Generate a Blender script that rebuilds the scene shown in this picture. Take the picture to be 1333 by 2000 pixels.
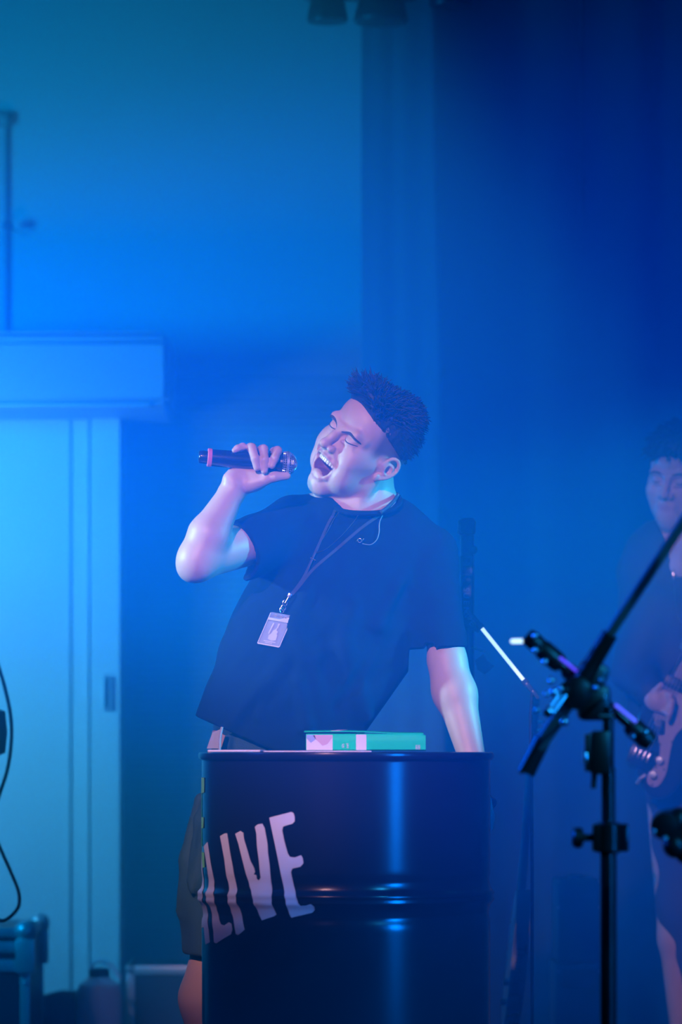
import bpy, bmesh, math, random
import numpy as np
from mathutils import Vector, Matrix
from mathutils.geometry import delaunay_2d_cdt
from mathutils.bvhtree import BVHTree

for _o in list(bpy.data.objects):
    bpy.data.objects.remove(_o)
SC = bpy.context.scene
COL = SC.collection
RND = random.Random(7)

# ---------------------------------------------------------------- camera, world, lights, exposure
HAZE, HAZE_Y0 = 0.22, 6.75      # density of the haze and where it begins
FPX = 7800.0          # focal length in pixels of the 1333x2000 frame
HOR = 1462.0          # horizon row
CAMZ = 0.885          # lens height, level with the top of the drum
cam_d = bpy.data.cameras.new('camera')
cam = bpy.data.objects.new('camera', cam_d)
COL.objects.link(cam)
cam.location = (0, 0, CAMZ)
cam.rotation_euler = (math.pi / 2, 0, 0)
cam_d.sensor_fit = 'VERTICAL'
cam_d.sensor_height = 36.0
cam_d.sensor_width = 24.0
cam_d.lens = FPX / 2000.0 * 36.0
cam_d.shift_y = (HOR - 1000.0) / 2000.0
cam_d.clip_end = 60
cam_d.dof.use_dof = True
cam_d.dof.focus_distance = 8.3
cam_d.dof.aperture_fstop = 3.2
SC.camera = cam

W_ = bpy.data.worlds.new('world')
SC.world = W_
W_.use_nodes = True
W_.node_tree.nodes['Background'].inputs[0].default_value = (0.0, 0.02, 0.2, 1)
W_.node_tree.nodes['Background'].inputs[1].default_value = 0.02

SC.view_settings.view_transform = 'Standard'
SC.view_settings.look = 'None'
SC.view_settings.exposure = 0.0
SC.view_settings.gamma = 1.0
SC.view_settings.use_curve_mapping = False
SC.cycles.use_denoising = True
SC.cycles.max_bounces = 5
SC.cycles.volume_bounces = 0
SC.cycles.transparent_max_bounces = 8
SC.cycles.sample_clamp_indirect = 3.0


def aim(o, target):
    d = Vector(target) - o.location
    o.rotation_euler = d.to_track_quat('-Z', 'Y').to_euler()


def spot(name, loc, target, power, color, deg, blend=0.8, size=0.1, vol=1.0):
    l = bpy.data.lights.new(name, 'SPOT')
    l.energy = power
    l.color = color
    l.spot_size = math.radians(deg)
    l.spot_blend = blend
    l.shadow_soft_size = size
    o = bpy.data.objects.new(name, l)
    COL.objects.link(o)
    o.location = loc
    aim(o, target)
    return o


def area(name, loc, target, power, color, sx, sy, spread=180):
    l = bpy.data.lights.new(name, 'AREA')
    l.shape = 'RECTANGLE'
    l.size = sx
    l.size_y = sy
    l.energy = power
    l.color = color
    l.spread = math.radians(spread)
    o = bpy.data.objects.new(name, l)
    COL.objects.link(o)
    o.location = loc
    aim(o, target)
    return o


# lamps outside the frame: stage light plus fills added for gear, wall and haze
LIGHTS = dict(
    gear=spot('gear_fill_light', (1.9, 4.4, 2.3), (0.47, 6.6, 0.95), 220, (0.02, 0.45, 1.0), 17, 0.8, 0.08),  # added fill to bring out the metal of the boom stand
    rim_left=spot('pale_side_light', (-2.4, 8.1, 1.75), (-0.16, 8.40, 1.28), 750, (0.42, 0.85, 1.0), 18, 0.8, 0.06),
    wash=spot('cyan_wash_light', (-2.7, 9.4, 1.9), (-0.9, 12.0, 1.45), 1150, (0.0, 0.42, 1.0), 110, 1.0, 0.25),
    wash_near=spot('cyan_fill_light', (-1.5, 10.5, 1.4), (-0.95, 12.0, 1.2), 85, (0.22, 0.80, 1.0), 125, 1.0, 0.2),  # added close to the left wall to strengthen its cyan falloff
    beam_front=spot('haze_fill_light', (-1.75, 7.35, 1.6), (1.0, 7.2, 1.36), 1350, (0.0, 0.10, 1.0), 54, 1.0, 0.15),  # added to brighten the haze before the singer, aimed past the body
    beam=spot('blue_beam_light', (-2.0, 10.0, 1.7), (1.0, 10.3, 1.55), 330, (0.0, 0.24, 1.0), 66, 1.0, 0.15),
    beam_right=spot('violet_beam_light', (3.6, 10.2, 2.0), (-1.0, 10.4, 1.5), 40, (0.0, 0.0, 1.0), 50, 1.0, 0.15),
    key=spot('front_key_light', (-1.7, 2.2, 3.7), (-0.04, 8.4, 1.25), 2700, (1.0, 0.52, 0.58), 16, 0.5, 0.06),
    rim=spot('cyan_side_light', (2.2, 8.15, 1.9), (0.22, 8.44, 1.20), 800, (0.05, 0.68, 1.0), 21, 0.8, 0.06),
    blue=area('blue_front_light', (3.3, 3.9, 1.3), (0.0, 8.0, 0.5), 7.5, (0.0, 0.2, 1.0), 0.7, 1.4, 25),
)

# ---------------------------------------------------------------- helpers
def W(px, py, d):
    """photo pixel and distance -> point in the room (metres)"""
    return Vector(((px - 666.5) / FPX * d, d, CAMZ - (py - HOR) / FPX * d))


MATS = {}


def mat(name, color, rough=0.6, metal=0.0, spec=0.5, noise=0.0, nscale=20.0, bump=0.0, bscale=60.0, emit=None,
        estr=0.0, trans=0.0, alpha=1.0, vcol=False, coat=0.0, sheen=0.0, wave=None):
    if name in MATS:
        return MATS[name]
    m = bpy.data.materials.new(name)
    m.use_nodes = True
    nt = m.node_tree
    b = nt.nodes['Principled BSDF']
    b.inputs['Roughness'].default_value = rough
    b.inputs['Metallic'].default_value = metal
    b.inputs['Specular IOR Level'].default_value = spec
    b.inputs['Coat Weight'].default_value = coat
    b.inputs['Sheen Weight'].default_value = sheen
    b.inputs['Alpha'].default_value = alpha
    b.inputs['Transmission Weight'].default_value = trans
    if len(color) == 3:
        color = (*color, 1)
    src = None
    if vcol:
        a = nt.nodes.new('ShaderNodeVertexColor')
        a.layer_name = 'Col'
        src = a.outputs[0]
    tc = nt.nodes.new('ShaderNodeTexCoord')
    if noise > 0:
        n = nt.nodes.new('ShaderNodeTexNoise')
        n.inputs['Scale'].default_value = nscale
        n.inputs['Detail'].default_value = 5
        nt.links.new(tc.outputs['Object'], n.inputs['Vector'])
        r = nt.nodes.new('ShaderNodeMapRange')
        r.inputs['To Min'].default_value = 1 - noise
        r.inputs['To Max'].default_value = 1 + noise
        nt.links.new(n.outputs['Fac'], r.inputs['Value'])
        mx = nt.nodes.new('ShaderNodeVectorMath')
        mx.operation = 'MULTIPLY'
        if src:
            nt.links.new(src, mx.inputs[0])
        else:
            mx.inputs[0].default_value = color[:3]
        nt.links.new(r.outputs[0], mx.inputs[1])
        src = mx.outputs[0]
    if src:
        nt.links.new(src, b.inputs['Base Color'])
    else:
        b.inputs['Base Color'].default_value = color
    if bump > 0:
        n = nt.nodes.new('ShaderNodeTexNoise')
        n.inputs['Scale'].default_value = bscale
        n.inputs['Detail'].default_value = 6
        nt.links.new(tc.outputs['Object'], n.inputs['Vector'])
        bp = nt.nodes.new('ShaderNodeBump')
        bp.inputs['Strength'].default_value = bump
        bp.inputs['Distance'].default_value = 0.01
        nt.links.new(n.outputs['Fac'], bp.inputs['Height'])
        nt.links.new(bp.outputs[0], b.inputs['Normal'])
    if emit:
        b.inputs['Emission Color'].default_value = (*emit, 1)
        b.inputs['Emission Strength'].default_value = estr
    MATS[name] = m
    return m


ORG = {}


def empty(name, loc, label=None, cat=None, group=None, kind=None):
    o = bpy.data.objects.new(name, None)
    o.empty_display_size = 0.1
    COL.objects.link(o)
    o.location = loc
    ORG[o.name] = Vector(loc)
    return tag(o, label, cat, group, kind)


def tag(o, label=None, cat=None, group=None, kind=None):
    if label:
        o['label'] = label
    if cat:
        o['category'] = cat
    if group:
        o['group'] = group
    if kind:
        o['kind'] = kind
    return o


def link(name, me, m, parent=None, loc=None, smooth=True, auto=None):
    """mesh in world coordinates -> object; origin at parent's base or at loc"""
    o = bpy.data.objects.new(name, me)
    COL.objects.link(o)
    org = ORG[parent.name] if parent else Vector(loc if loc else (0, 0, 0))
    me.transform(Matrix.Translation(-org))
    ORG[o.name] = org
    if parent:
        o.parent = parent
    else:
        o.location = org
    if m:
        me.materials.append(m)
    if smooth:
        me.polygons.foreach_set('use_smooth', [True] * len(me.polygons))
        if auto:
            bm = bmesh.new()
            bm.from_mesh(me)
            for e in bm.edges:
                if len(e.link_faces) == 2 and e.calc_face_angle(0) > math.radians(auto):
                    e.smooth = False
            bm.to_mesh(me)
            bm.free()
    return o


class MB:
    """collects simple solids and makes ONE mesh of them"""

    def __init__(s):
        s.v = []
        s.f = []

    def add(s, vs, fs):
        b = len(s.v)
        s.v += [tuple(v) for v in vs]
        s.f += [tuple(b + i for i in f) for f in fs]
        return s

    def box(s, c, size, rot=None, bev=0.0):
        bm = bmesh.new()
        bmesh.ops.create_cube(bm, size=1.0)
        bmesh.ops.scale(bm, vec=size, verts=bm.verts)
        if bev > 0:
            bmesh.ops.bevel(bm, geom=list(bm.edges), offset=bev, segments=2, affect='EDGES', profile=0.5)
        if rot is not None:
            bmesh.ops.transform(bm, matrix=rot.to_4x4(), verts=bm.verts)
        bmesh.ops.translate(bm, vec=c, verts=bm.verts)
        bm.verts.ensure_lookup_table()
        bm.verts.index_update()
        s.add([v.co for v in bm.verts], [[v.index for v in f.verts] for f in bm.faces])
        bm.free()
        return s

    def tube(s, pts, r, n=12, caps=True):
        pts = [Vector(p) for p in pts]
        rs = r if isinstance(r, (list, tuple)) else [r] * len(pts)
        t0 = (pts[1] - pts[0]).normalized()
        ref = Vector((0, 0, 1)) if abs(t0.z) < 0.9 else Vector((1, 0, 0))
        nrm = t0.cross(ref).normalized()
        rings = []
        for i, p in enumerate(pts):
            if i == 0:
                t = (pts[1] - pts[0])
            elif i == len(pts) - 1:
                t = (pts[-1] - pts[-2])
            else:
                t = (pts[i + 1] - pts[i - 1])
            t.normalize()
            nrm = (nrm - t * nrm.dot(t)).normalized()
            bi = t.cross(nrm)
            rings.append([p + (nrm * math.cos(a) + bi * math.sin(a)) * rs[i] for a in
                          [2 * math.pi * k / n for k in range(n)]])
        vs = [q for rg in rings for q in rg]
        fs = []
        for i in range(len(pts) - 1):
            for k in range(n):
                a = i * n + k
                b = i * n + (k + 1) % n
                fs.append((a, b, b + n, a + n))
        if caps:
            fs.append(tuple(range(n))[::-1])
            fs.append(tuple((len(pts) - 1) * n + k for k in range(n)))
        return s.add(vs, fs)

    def lathe(s, prof, c, axis=(0, 0, 1), n=48, close=True):
        """prof: (radius, height) pairs along axis"""
        ax = Vector(axis).normalized()
        ref = Vector((1, 0, 0)) if abs(ax.x) < 0.9 else Vector((0, 0, 1))
        a1 = (ref - ax * ref.dot(ax)).normalized()
        a2 = ax.cross(a1)
        c = Vector(c)
        vs = []
        for r, h in prof:
            for k in range(n):
                a = 2 * math.pi * k / n
                vs.append(c + ax * h + (a1 * math.cos(a) + a2 * math.sin(a)) * max(r, 1e-5))
        fs = []
        for i in range(len(prof) - 1):
            for k in range(n):
                a = i * n + k
                b = i * n + (k + 1) % n
                fs.append((a, b, b + n, a + n))
        if close:
            fs.append(tuple(range(n))[::-1])
            fs.append(tuple((len(prof) - 1) * n + k for k in range(n)))
        return s.add(vs, fs)

    def prism(s, poly, normal, thick):
        """flat polygon of 3-D points pushed along normal by thick"""
        nrm = Vector(normal).normalized() * thick
        n = len(poly)
        vs = [Vector(p) for p in poly] + [Vector(p) + nrm for p in poly]
        fs = [tuple(range(n))[::-1], tuple(range(n, 2 * n))]
        for k in range(n):
            fs.append((k, (k + 1) % n, n + (k + 1) % n, n + k))
        return s.add(vs, fs)

    def ball(s, c, r, seg=16, rings=10):
        prof = [(r * math.sin(math.pi * i / rings), -r * math.cos(math.pi * i / rings)) for i in range(rings + 1)]
        return s.lathe(prof, c, n=seg, close=False)

    def mesh(s, name='m'):
        me = bpy.data.meshes.new(name)
        me.from_pydata(s.v, [], s.f)
        bm = bmesh.new()
        bm.from_mesh(me)
        bmesh.ops.recalc_face_normals(bm, faces=bm.faces)
        bm.to_mesh(me)
        bm.free()
        me.update()
        return me

    def obj(s, name, m, parent=None, loc=None, smooth=True, auto=35):
        return link(name, s.mesh(name), m, parent, loc, smooth, auto)


# ---- implicit surfaces on a stretched grid (numpy) for the bodies and clothes
def axis_nodes(segs):
    """segs: (start, end, step) pieces"""
    out = []
    for a, b, h in segs:
        n = max(1, int(round((b - a) / h)))
        out += [a + (b - a) * i / n for i in range(n)]
    out.append(segs[-1][1])
    return np.array(out, dtype=np.float32)


class Field:
    def __init__(s, xs, ys, zs):
        s.ax = (axis_nodes(xs), axis_nodes(ys), axis_nodes(zs))
        s.F = np.full(tuple(len(a) for a in s.ax), 0.2, dtype=np.float32)

    def _sub(s, lo, hi):
        sl = []
        for i in range(3):
            a = s.ax[i]
            i0 = max(0, int(np.searchsorted(a, lo[i])) - 1)
            i1 = min(len(a), int(np.searchsorted(a, hi[i])) + 1)
            if i1 <= i0:
                return None, None
            sl.append(slice(i0, i1))
        g = np.meshgrid(*[s.ax[i][sl[i]] for i in range(3)], indexing='ij', sparse=True)
        return tuple(sl), g

    def put(s, lo, hi, fn, k=0.0, mode='add'):
        m = k + 0.012
        sl, g = s._sub([v - m for v in lo], [v + m for v in hi])
        if sl is None:
            return s
        d = fn(*g).astype(np.float32)
        F = s.F[sl]
        if mode == 'add':
            r = np.minimum(F, d)
            if k > 0:
                h = np.maximum(k - np.abs(F - d), 0) / k
                r = r - h * h * k * 0.25
        else:
            d = -d
            r = np.maximum(F, d)
            if k > 0:
                h = np.maximum(k - np.abs(F - d), 0) / k
                r = r + h * h * k * 0.25
        s.F[sl] = r
        return s

    def cap(s, a, b, r0, r1=None, k=0.01, mode='add', flat=None):
        """round cone a->b; flat=(direction, factor) squeezes it along a direction"""
        if r1 is None:
            r1 = r0
        a = np.array(a, dtype=np.float32)
        b = np.array(b, dtype=np.float32)
        rm = max(r0, r1)
        lo = np.minimum(a, b) - rm
        hi = np.maximum(a, b) + rm
        ab = b - a
        L2 = float(ab @ ab) + 1e-9

        def fn(X, Y, Z):
            px, py, pz = X - a[0], Y - a[1], Z - a[2]
            t = np.clip((px * ab[0] + py * ab[1] + pz * ab[2]) / L2, 0, 1)
            qx, qy, qz = px - t * ab[0], py - t * ab[1], pz - t * ab[2]
            r = r0 + (r1 - r0) * t
            if flat is None:
                return np.sqrt(qx * qx + qy * qy + qz * qz) - r
            fd, ff = flat
            dt = qx * fd[0] + qy * fd[1] + qz * fd[2]
            q2 = qx * qx + qy * qy + qz * qz - dt * dt
            e = np.sqrt(np.maximum(q2, 0) + (dt / ff) ** 2)
            g = np.sqrt(np.maximum(q2, 0) + (dt / ff / ff) ** 2) + 1e-6
            return e * (e - r) / g
        return s.put(lo, hi, fn, k, mode)

    def ell(s, c, r, R=None, k=0.01, mode='add'):
        c = np.array(c, dtype=np.float32)
        r = np.array(r, dtype=np.float32)
        R = np.eye(3, dtype=np.float32) if R is None else np.array(R, dtype=np.float32)
        ext = np.sqrt(((R * r[None, :]) ** 2).sum(1))

        def fn(X, Y, Z):
            px, py, pz = X - c[0], Y - c[1], Z - c[2]
            s0 = s1 = 0
            for i in range(3):
                q = (px * R[0, i] + py * R[1, i] + pz * R[2, i]) / r[i]
                s0 = s0 + q * q
                s1 = s1 + (q / r[i]) ** 2
            s0 = np.sqrt(s0)
            return s0 * (s0 - 1) / (np.sqrt(s1) + 1e-6)
        return s.put(c - ext, c + ext, fn, k, mode)

    def cut(s, p, n, lo=None, hi=None, k=0.0):
        """remove the half space on the side n points to, inside box lo..hi"""
        p = np.array(p, dtype=np.float32)
        n = np.array(n, dtype=np.float32)
        n = n / np.linalg.norm(n)
        lo = [a[0] for a in s.ax] if lo is None else lo
        hi = [a[-1] for a in s.ax] if hi is None else hi

        def fn(X, Y, Z):
            return -((X - p[0]) * n[0] + (Y - p[1]) * n[1] + (Z - p[2]) * n[2])
        return s.put(lo, hi, fn, k, 'sub')

    def mesh(s, name, smooth_it=1):
        F = s.F
        ins = F < 0
        nx, ny, nz = F.shape
        c = np.zeros((nx - 1, ny - 1, nz - 1), dtype=np.int8)
        for i in (0, 1):
            for j in (0, 1):
                for k in (0, 1):
                    c += ins[i:nx - 1 + i, j:ny - 1 + j, k:nz - 1 + k]
        act = (c > 0) & (c < 8)
        I, J, K = np.nonzero(act)
        lin = (I.astype(np.int64) * (ny - 1) + J) * (nz - 1) + K
        val = {}
        pos = {}
        for i in (0, 1):
            for j in (0, 1):
                for k in (0, 1):
                    val[i, j, k] = F[I + i, J + j, K + k]
        gx = [s.ax[0][I], s.ax[0][I + 1]]
        gy = [s.ax[1][J], s.ax[1][J + 1]]
        gz = [s.ax[2][K], s.ax[2][K + 1]]
        acc = np.zeros((len(I), 3))
        cnt = np.zeros(len(I))
        cs = [(i, j, k) for i in (0, 1) for j in (0, 1) for k in (0, 1)]
        for a in cs:
            for d in range(3):
                if a[d] == 1:
                    continue
                b = list(a)
                b[d] = 1
                b = tuple(b)
                va, vb = val[a], val[b]
                m = (va < 0) != (vb < 0)
                t = np.where(m, va / np.where(m, va - vb, 1), 0)
                P = [gx[a[0]], gy[a[1]], gz[a[2]]]
                Q = [gx[b[0]], gy[b[1]], gz[b[2]]]
                for q in range(3):
                    acc[:, q] += np.where(m, P[q] + (Q[q] - P[q]) * t, 0)
                cnt += m
        V = acc / cnt[:, None]
        faces = []
        for d in range(3):
            a = [slice(None)] * 3
            b = [slice(None)] * 3
            a[d] = slice(0, -1)
            b[d] = slice(1, None)
            for q in range(3):
                if q != d:
                    a[q] = slice(1, -1)
                    b[q] = slice(1, -1)
            A = ins[tuple(a)]
            B = ins[tuple(b)]
            cr = np.nonzero(A != B)
            sgn = A[cr]
            idx = [cr[q] + (0 if q == d else 1) for q in range(3)]
            e1, e2 = [(1, 2), (2, 0), (0, 1)][d]

            def cell(o1, o2):
                ii = [x.astype(np.int64) for x in idx]
                ii[e1] = ii[e1] - o1
                ii[e2] = ii[e2] - o2
                return np.searchsorted(lin, (ii[0] * (ny - 1) + ii[1]) * (nz - 1) + ii[2])
            q = np.stack([cell(1, 1), cell(0, 1), cell(0, 0), cell(1, 0)], 1)
            q[~sgn] = q[~sgn][:, ::-1]
            faces.append(q)
        Q = np.concatenate(faces)
        # light smoothing
        for _ in range(smooth_it):
            sm = np.zeros_like(V)
            ct = np.zeros(len(V))
            for a in range(4):
                b = (a + 1) % 4
                for w in range(3):
                    sm[:, w] += np.bincount(Q[:, a], V[Q[:, b], w], len(V)) + np.bincount(Q[:, b], V[Q[:, a], w], len(V))
                ct += np.bincount(Q[:, a], minlength=len(V)) + np.bincount(Q[:, b], minlength=len(V))
            ok = ct > 0
            V[ok] = V[ok] * 0.5 + 0.5 * sm[ok] / ct[ok][:, None]
        me = bpy.data.meshes.new(name)
        me.vertices.add(len(V))
        me.vertices.foreach_set('co', V.astype(np.float32).ravel())
        me.loops.add(len(Q) * 4)
        me.loops.foreach_set('vertex_index', Q.astype(np.int32).ravel())
        me.polygons.add(len(Q))
        me.polygons.foreach_set('loop_start', np.arange(0, len(Q) * 4, 4, dtype=np.int32))
        me.update(calc_edges=True)
        me.validate()
        s.V = V
        return me


def paint(me, V, fn):
    """vertex colours from positions"""
    col = np.ones((len(V), 4), dtype=np.float32)
    col[:, :3] = fn(V)
    a = me.color_attributes.new('Col', 'FLOAT_COLOR', 'POINT')
    a.data.foreach_set('color', col.ravel())
    me.color_attributes.active_color = a


def textobj(name, s, p, size, right, up, m, parent, ext=0.0004):
    cu = bpy.data.curves.new(name, 'FONT')
    cu.body = s
    cu.size = size
    cu.extrude = ext
    cu.align_x = 'CENTER'
    cu.align_y = 'CENTER'
    tmp = bpy.data.objects.new(name, cu)
    COL.objects.link(tmp)
    bpy.context.view_layer.update()
    me = bpy.data.meshes.new_from_object(tmp.evaluated_get(bpy.context.evaluated_depsgraph_get()))
    bpy.data.objects.remove(tmp)
    o = bpy.data.objects.new(name, me)
    COL.objects.link(o)
    r = Vector(right).normalized()
    u = Vector(up).normalized()
    n = r.cross(u)
    M = Matrix((r, u, n)).transposed().to_4x4()
    org = ORG[parent.name]
    M.translation = Vector(p) - org
    o.parent = parent
    o.matrix_local = M
    ORG[o.name] = org
    me.materials.clear()
    me.materials.append(m)
    return o
# ---------------------------------------------------------------- the room
m_wall = mat('painted wall', (0.62, 0.62, 0.62), 0.85, noise=0.04, nscale=3, bump=0.05, bscale=80)
m_wall_dark = mat('dark painted wall', (0.10, 0.10, 0.11), 0.9, noise=0.05, nscale=3)
m_floor = mat('black stage floor', (0.02, 0.02, 0.022), 0.45, noise=0.2, nscale=8, bump=0.05, bscale=30)
m_black = mat('black plastic', (0.012, 0.012, 0.014), 0.4)
m_blackmetal = mat('black powder coated metal', (0.02, 0.02, 0.022), 0.28, metal=0.4)
m_alu = mat('brushed aluminium', (0.5, 0.52, 0.54), 0.4, metal=0.6, noise=0.08, nscale=40)
m_chrome = mat('chrome', (0.75, 0.77, 0.8), 0.28, metal=1.0)
m_white = mat('white plastic', (0.5, 0.5, 0.5), 0.5)
m_rubber = mat('rubber', (0.01, 0.01, 0.011), 0.6)

DW = 12.0            # distance of the back wall
XL, XR, YF = -4.2, 4.2, 0.0
o = MB().box((0, 6.4, -0.05), (8.6, 13.2, 0.1)).obj('floor', m_floor, smooth=False)
tag(o, kind='structure')
o = MB().box((0, 6.4, 3.95), (8.6, 13.2, 0.1)).obj('ceiling', m_wall_dark, smooth=False)
tag(o, kind='structure')
# back wall with the roller shutter opening
sx0, sx1, sztop = W(243, 0, DW).x, W(722, 0, DW).x, W(0, 752, DW).z
b = MB()
b.box(((XL + sx0) / 2, DW + 0.1, 1.95), (sx0 - XL, 0.2, 3.9))
b.box(((sx1 + XR) / 2, DW + 0.1, 1.95), (XR - sx1, 0.2, 3.9))
b.box(((sx0 + sx1) / 2, DW + 0.1, (sztop + 3.9) / 2), (sx1 - sx0, 0.2, 3.9 - sztop))
o = b.obj('wall_back', m_wall, smooth=False)
tag(o, kind='structure')
o = MB().box((XL - 0.05, 6.4, 1.95), (0.1, 13.2, 3.9)).obj('wall_left', m_wall_dark, smooth=False)
tag(o, kind='structure')
o = MB().box((XR + 0.05, 6.4, 1.95), (0.1, 13.2, 3.9)).obj('wall_right', m_wall_dark, smooth=False)
tag(o, kind='structure')

# roller shutter: slats, each its own piece
m_shut = mat('painted shutter slat', (0.36, 0.37, 0.38), 0.5, metal=0.0, noise=0.1, nscale=5)
sh = empty('roller_shutter', (sx0, DW + 0.06, 0), 'closed roller shutter of narrow horizontal slats behind the singer', 'shutter')
pitch = 0.0225
ns = int(sztop / pitch)
prof = [(0.0, 0.0), (-0.006, 0.004), (-0.008, 0.0112), (-0.006, 0.0185), (0.0, 0.0215), (0.004, 0.0215), (0.004, 0.0)]
vs = []
for xx in (sx0, sx1):
    vs += [(xx, DW + 0.06 + p[0], p[1]) for p in prof]
n = len(prof)
fs = [tuple(range(n)), tuple(range(n, 2 * n))[::-1]] + [(k, (k + 1) % n, n + (k + 1) % n, n + k) for k in range(n)]
first = MB().add(vs, fs).obj('slat', m_shut, sh, smooth=False)
for i in range(1, ns):
    c = first.copy()
    COL.objects.link(c)
    c.parent = sh
    c.location.z = i * pitch
    c.location.y = RND.uniform(-0.001, 0.001)
MB().box((sx0 + 0.012, DW + 0.045, sztop / 2), (0.024, 0.04, sztop)).box((sx1 - 0.012, DW + 0.045, sztop / 2), (0.024, 0.04, sztop)).obj('guide_rail', m_shut, sh, smooth=False)
MB().box(((sx0 + sx1) / 2, DW + 0.02, sztop - 0.005), (sx1 - sx0 + 0.03, 0.06, 0.06)).obj('lintel', m_shut, sh, smooth=False)

# door at the left: leaf, frame, recessed pull
DD = 11.75
m_door = mat('white door paint', (0.66, 0.66, 0.66), 0.55, noise=0.03, nscale=4)
x0, x1, x2, x3 = -1.5, W(140, 0, DD).x, W(175, 0, DD).x, W(236, 0, DD).x
zt = W(0, 790, DD).z
o = MB().box(((x0 + x1) / 2 - 0.002, DD + 0.02, zt / 2), (x1 - x0 - 0.004, 0.04, zt), bev=0.003).obj('door_1', m_door, smooth=False)
tag(o, kind='structure')
b = MB()
b.box(((x1 + x2) / 2, DD + 0.015, zt / 2), (x2 - x1 - 0.005, 0.04, zt), bev=0.003)
o = b.obj('trim_1', m_door, smooth=False)
tag(o, kind='structure')
fx = (x2 + x3) / 2
o = MB().box((fx + 0.003, DD + 0.0, zt / 2), (x3 - x2 - 0.006, 0.07, zt), bev=0.004).obj('trim_2', m_door, smooth=False)
tag(o, kind='structure')
hp = W(210, 1352, DD - 0.04)
hb = MB().box((hp.x, hp.y - 0.004, hp.z), (0.03, 0.012, 0.105), bev=0.004).obj('door_pull', m_alu, o, smooth=False)
MB().box((hp.x - 0.004, hp.y - 0.012, hp.z), (0.012, 0.008, 0.09), bev=0.002).obj('finger_recess', m_black, hb, smooth=False)
o = MB().box(((x0 + x3) / 2, DD + 0.12, zt / 2), (x3 - x0, 0.14, zt)).obj('trim_3', m_door, smooth=False)
tag(o, kind='structure')

# air conditioner above the door
AY = 11.35
p0, p1 = W(328, 650, AY), W(0, 795, AY)
m_ac = mat('cream plastic housing', (0.36, 0.38, 0.38), 0.45)
ax1, az1, az0 = p0.x, p0.z, W(0, 790, AY).z
ac = empty('air_conditioner', (ax1 - 0.42, AY + 0.2, az0), 'pale wall-mounted air conditioner above the white door', 'air conditioner')
poly = [(0, az0 + 0.006), (0, az1 - 0.02), (0.03, az1 + 0.004), (0.55, az1 + 0.004), (0.55, az0 - 0.01), (0.06, az0 - 0.012)]
bm = bmesh.new()
A = [bm.verts.new((ax1 - 0.85, AY + q[0], q[1])) for q in poly]
B = [bm.verts.new((ax1, AY + q[0], q[1])) for q in poly]
bm.faces.new(A)
bm.faces.new(B[::-1])
for k in range(len(poly)):
    bm.faces.new((A[k], A[(k + 1) % 6], B[(k + 1) % 6], B[k]))
bmesh.ops.recalc_face_normals(bm, faces=bm.faces)
bmesh.ops.bevel(bm, geom=[e for e in bm.edges], offset=0.014, segments=3, affect='EDGES')
me = bpy.data.meshes.new('housing')
bm.to_mesh(me)
bm.free()
link('housing', me, m_ac, ac, auto=40)
MB().box((ax1 - 0.42, AY + 0.016, az0 - 0.002), (0.74, 0.045, 0.010), bev=0.004).obj('air_flap', m_white, ac)
MB().box((ax1 - 0.42, AY + 0.05, az1 + 0.003), (0.78, 0.05, 0.006), bev=0.002).obj('top_grille', m_ac, ac)

# narrow post at the left edge of the frame
ql = W(6, 222, 11.9)
pst = empty('wall_post', (ql.x - 0.06, 11.93, az1 + 0.01), 'narrow pale box post on the wall at the far left, above the air conditioner', 'post')
MB().box((ql.x - 0.07, 11.985, (ql.z + az1) / 2), (0.145, 0.03, ql.z - az1 - 0.02), bev=0.006).obj('post_body', m_wall, pst)
MB().box((ql.x - 0.07, 11.975, ql.z - 0.01), (0.16, 0.05, 0.04), bev=0.008).obj('cap', m_ac, pst)
qk = W(16, 442, 11.92)
MB().box((qk.x, 11.92, qk.z), (0.03, 0.03, 0.02), bev=0.003).tube([qk, W(28, 448, 11.93), W(40, 454, 11.95), W(50, 459, 11.99)], 0.0022, 6).obj('bracket', m_black, pst)

# pale curtain in the middle, dark backdrop on the right
def drape(name, x0, x1, y, z0, z1, folds, depth, m, seed, edge=None, nz=24, per=10):
    r = random.Random(seed)
    n = folds * per
    ph = [r.uniform(-0.6, 0.6) for _ in range(folds + 2)]
    vs, fs = [], []
    for side in (0, 1):
        for j in range(nz + 1):
            v = j / nz
            for i in range(n + 1):
                u = i / n
                q = u * folds
                k = int(q)
                f = math.sin(2 * math.pi * q + ph[min(k, folds)] * math.sin(math.pi * (q - k)) + 0.4 * math.sin(3 * v + k))
                x = x0 + (x1 - x0) * u
                if edge:
                    x += edge(v) * u
                vs.append((x, y + depth * f * (0.75 + 0.25 * math.sin(5 * v + u * 9)) + side * 0.008, z0 + (z1 - z0) * v))
    st = (nz + 1) * (n + 1)
    for side in (0, 1):
        for j in range(nz):
            for i in range(n):
                a = side * st + j * (n + 1) + i
                q = (a, a + 1, a + n + 2, a + n + 1)
                fs.append(q if side == 0 else q[::-1])
    for j in range(nz):
        for i in (0, n):
            a = j * (n + 1) + i
            fs.append((a, a + n + 1, a + n + 1 + st, a + st))
    return MB().add(vs, fs).obj(name, m, None, (x0, y, z0), auto=None)


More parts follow.
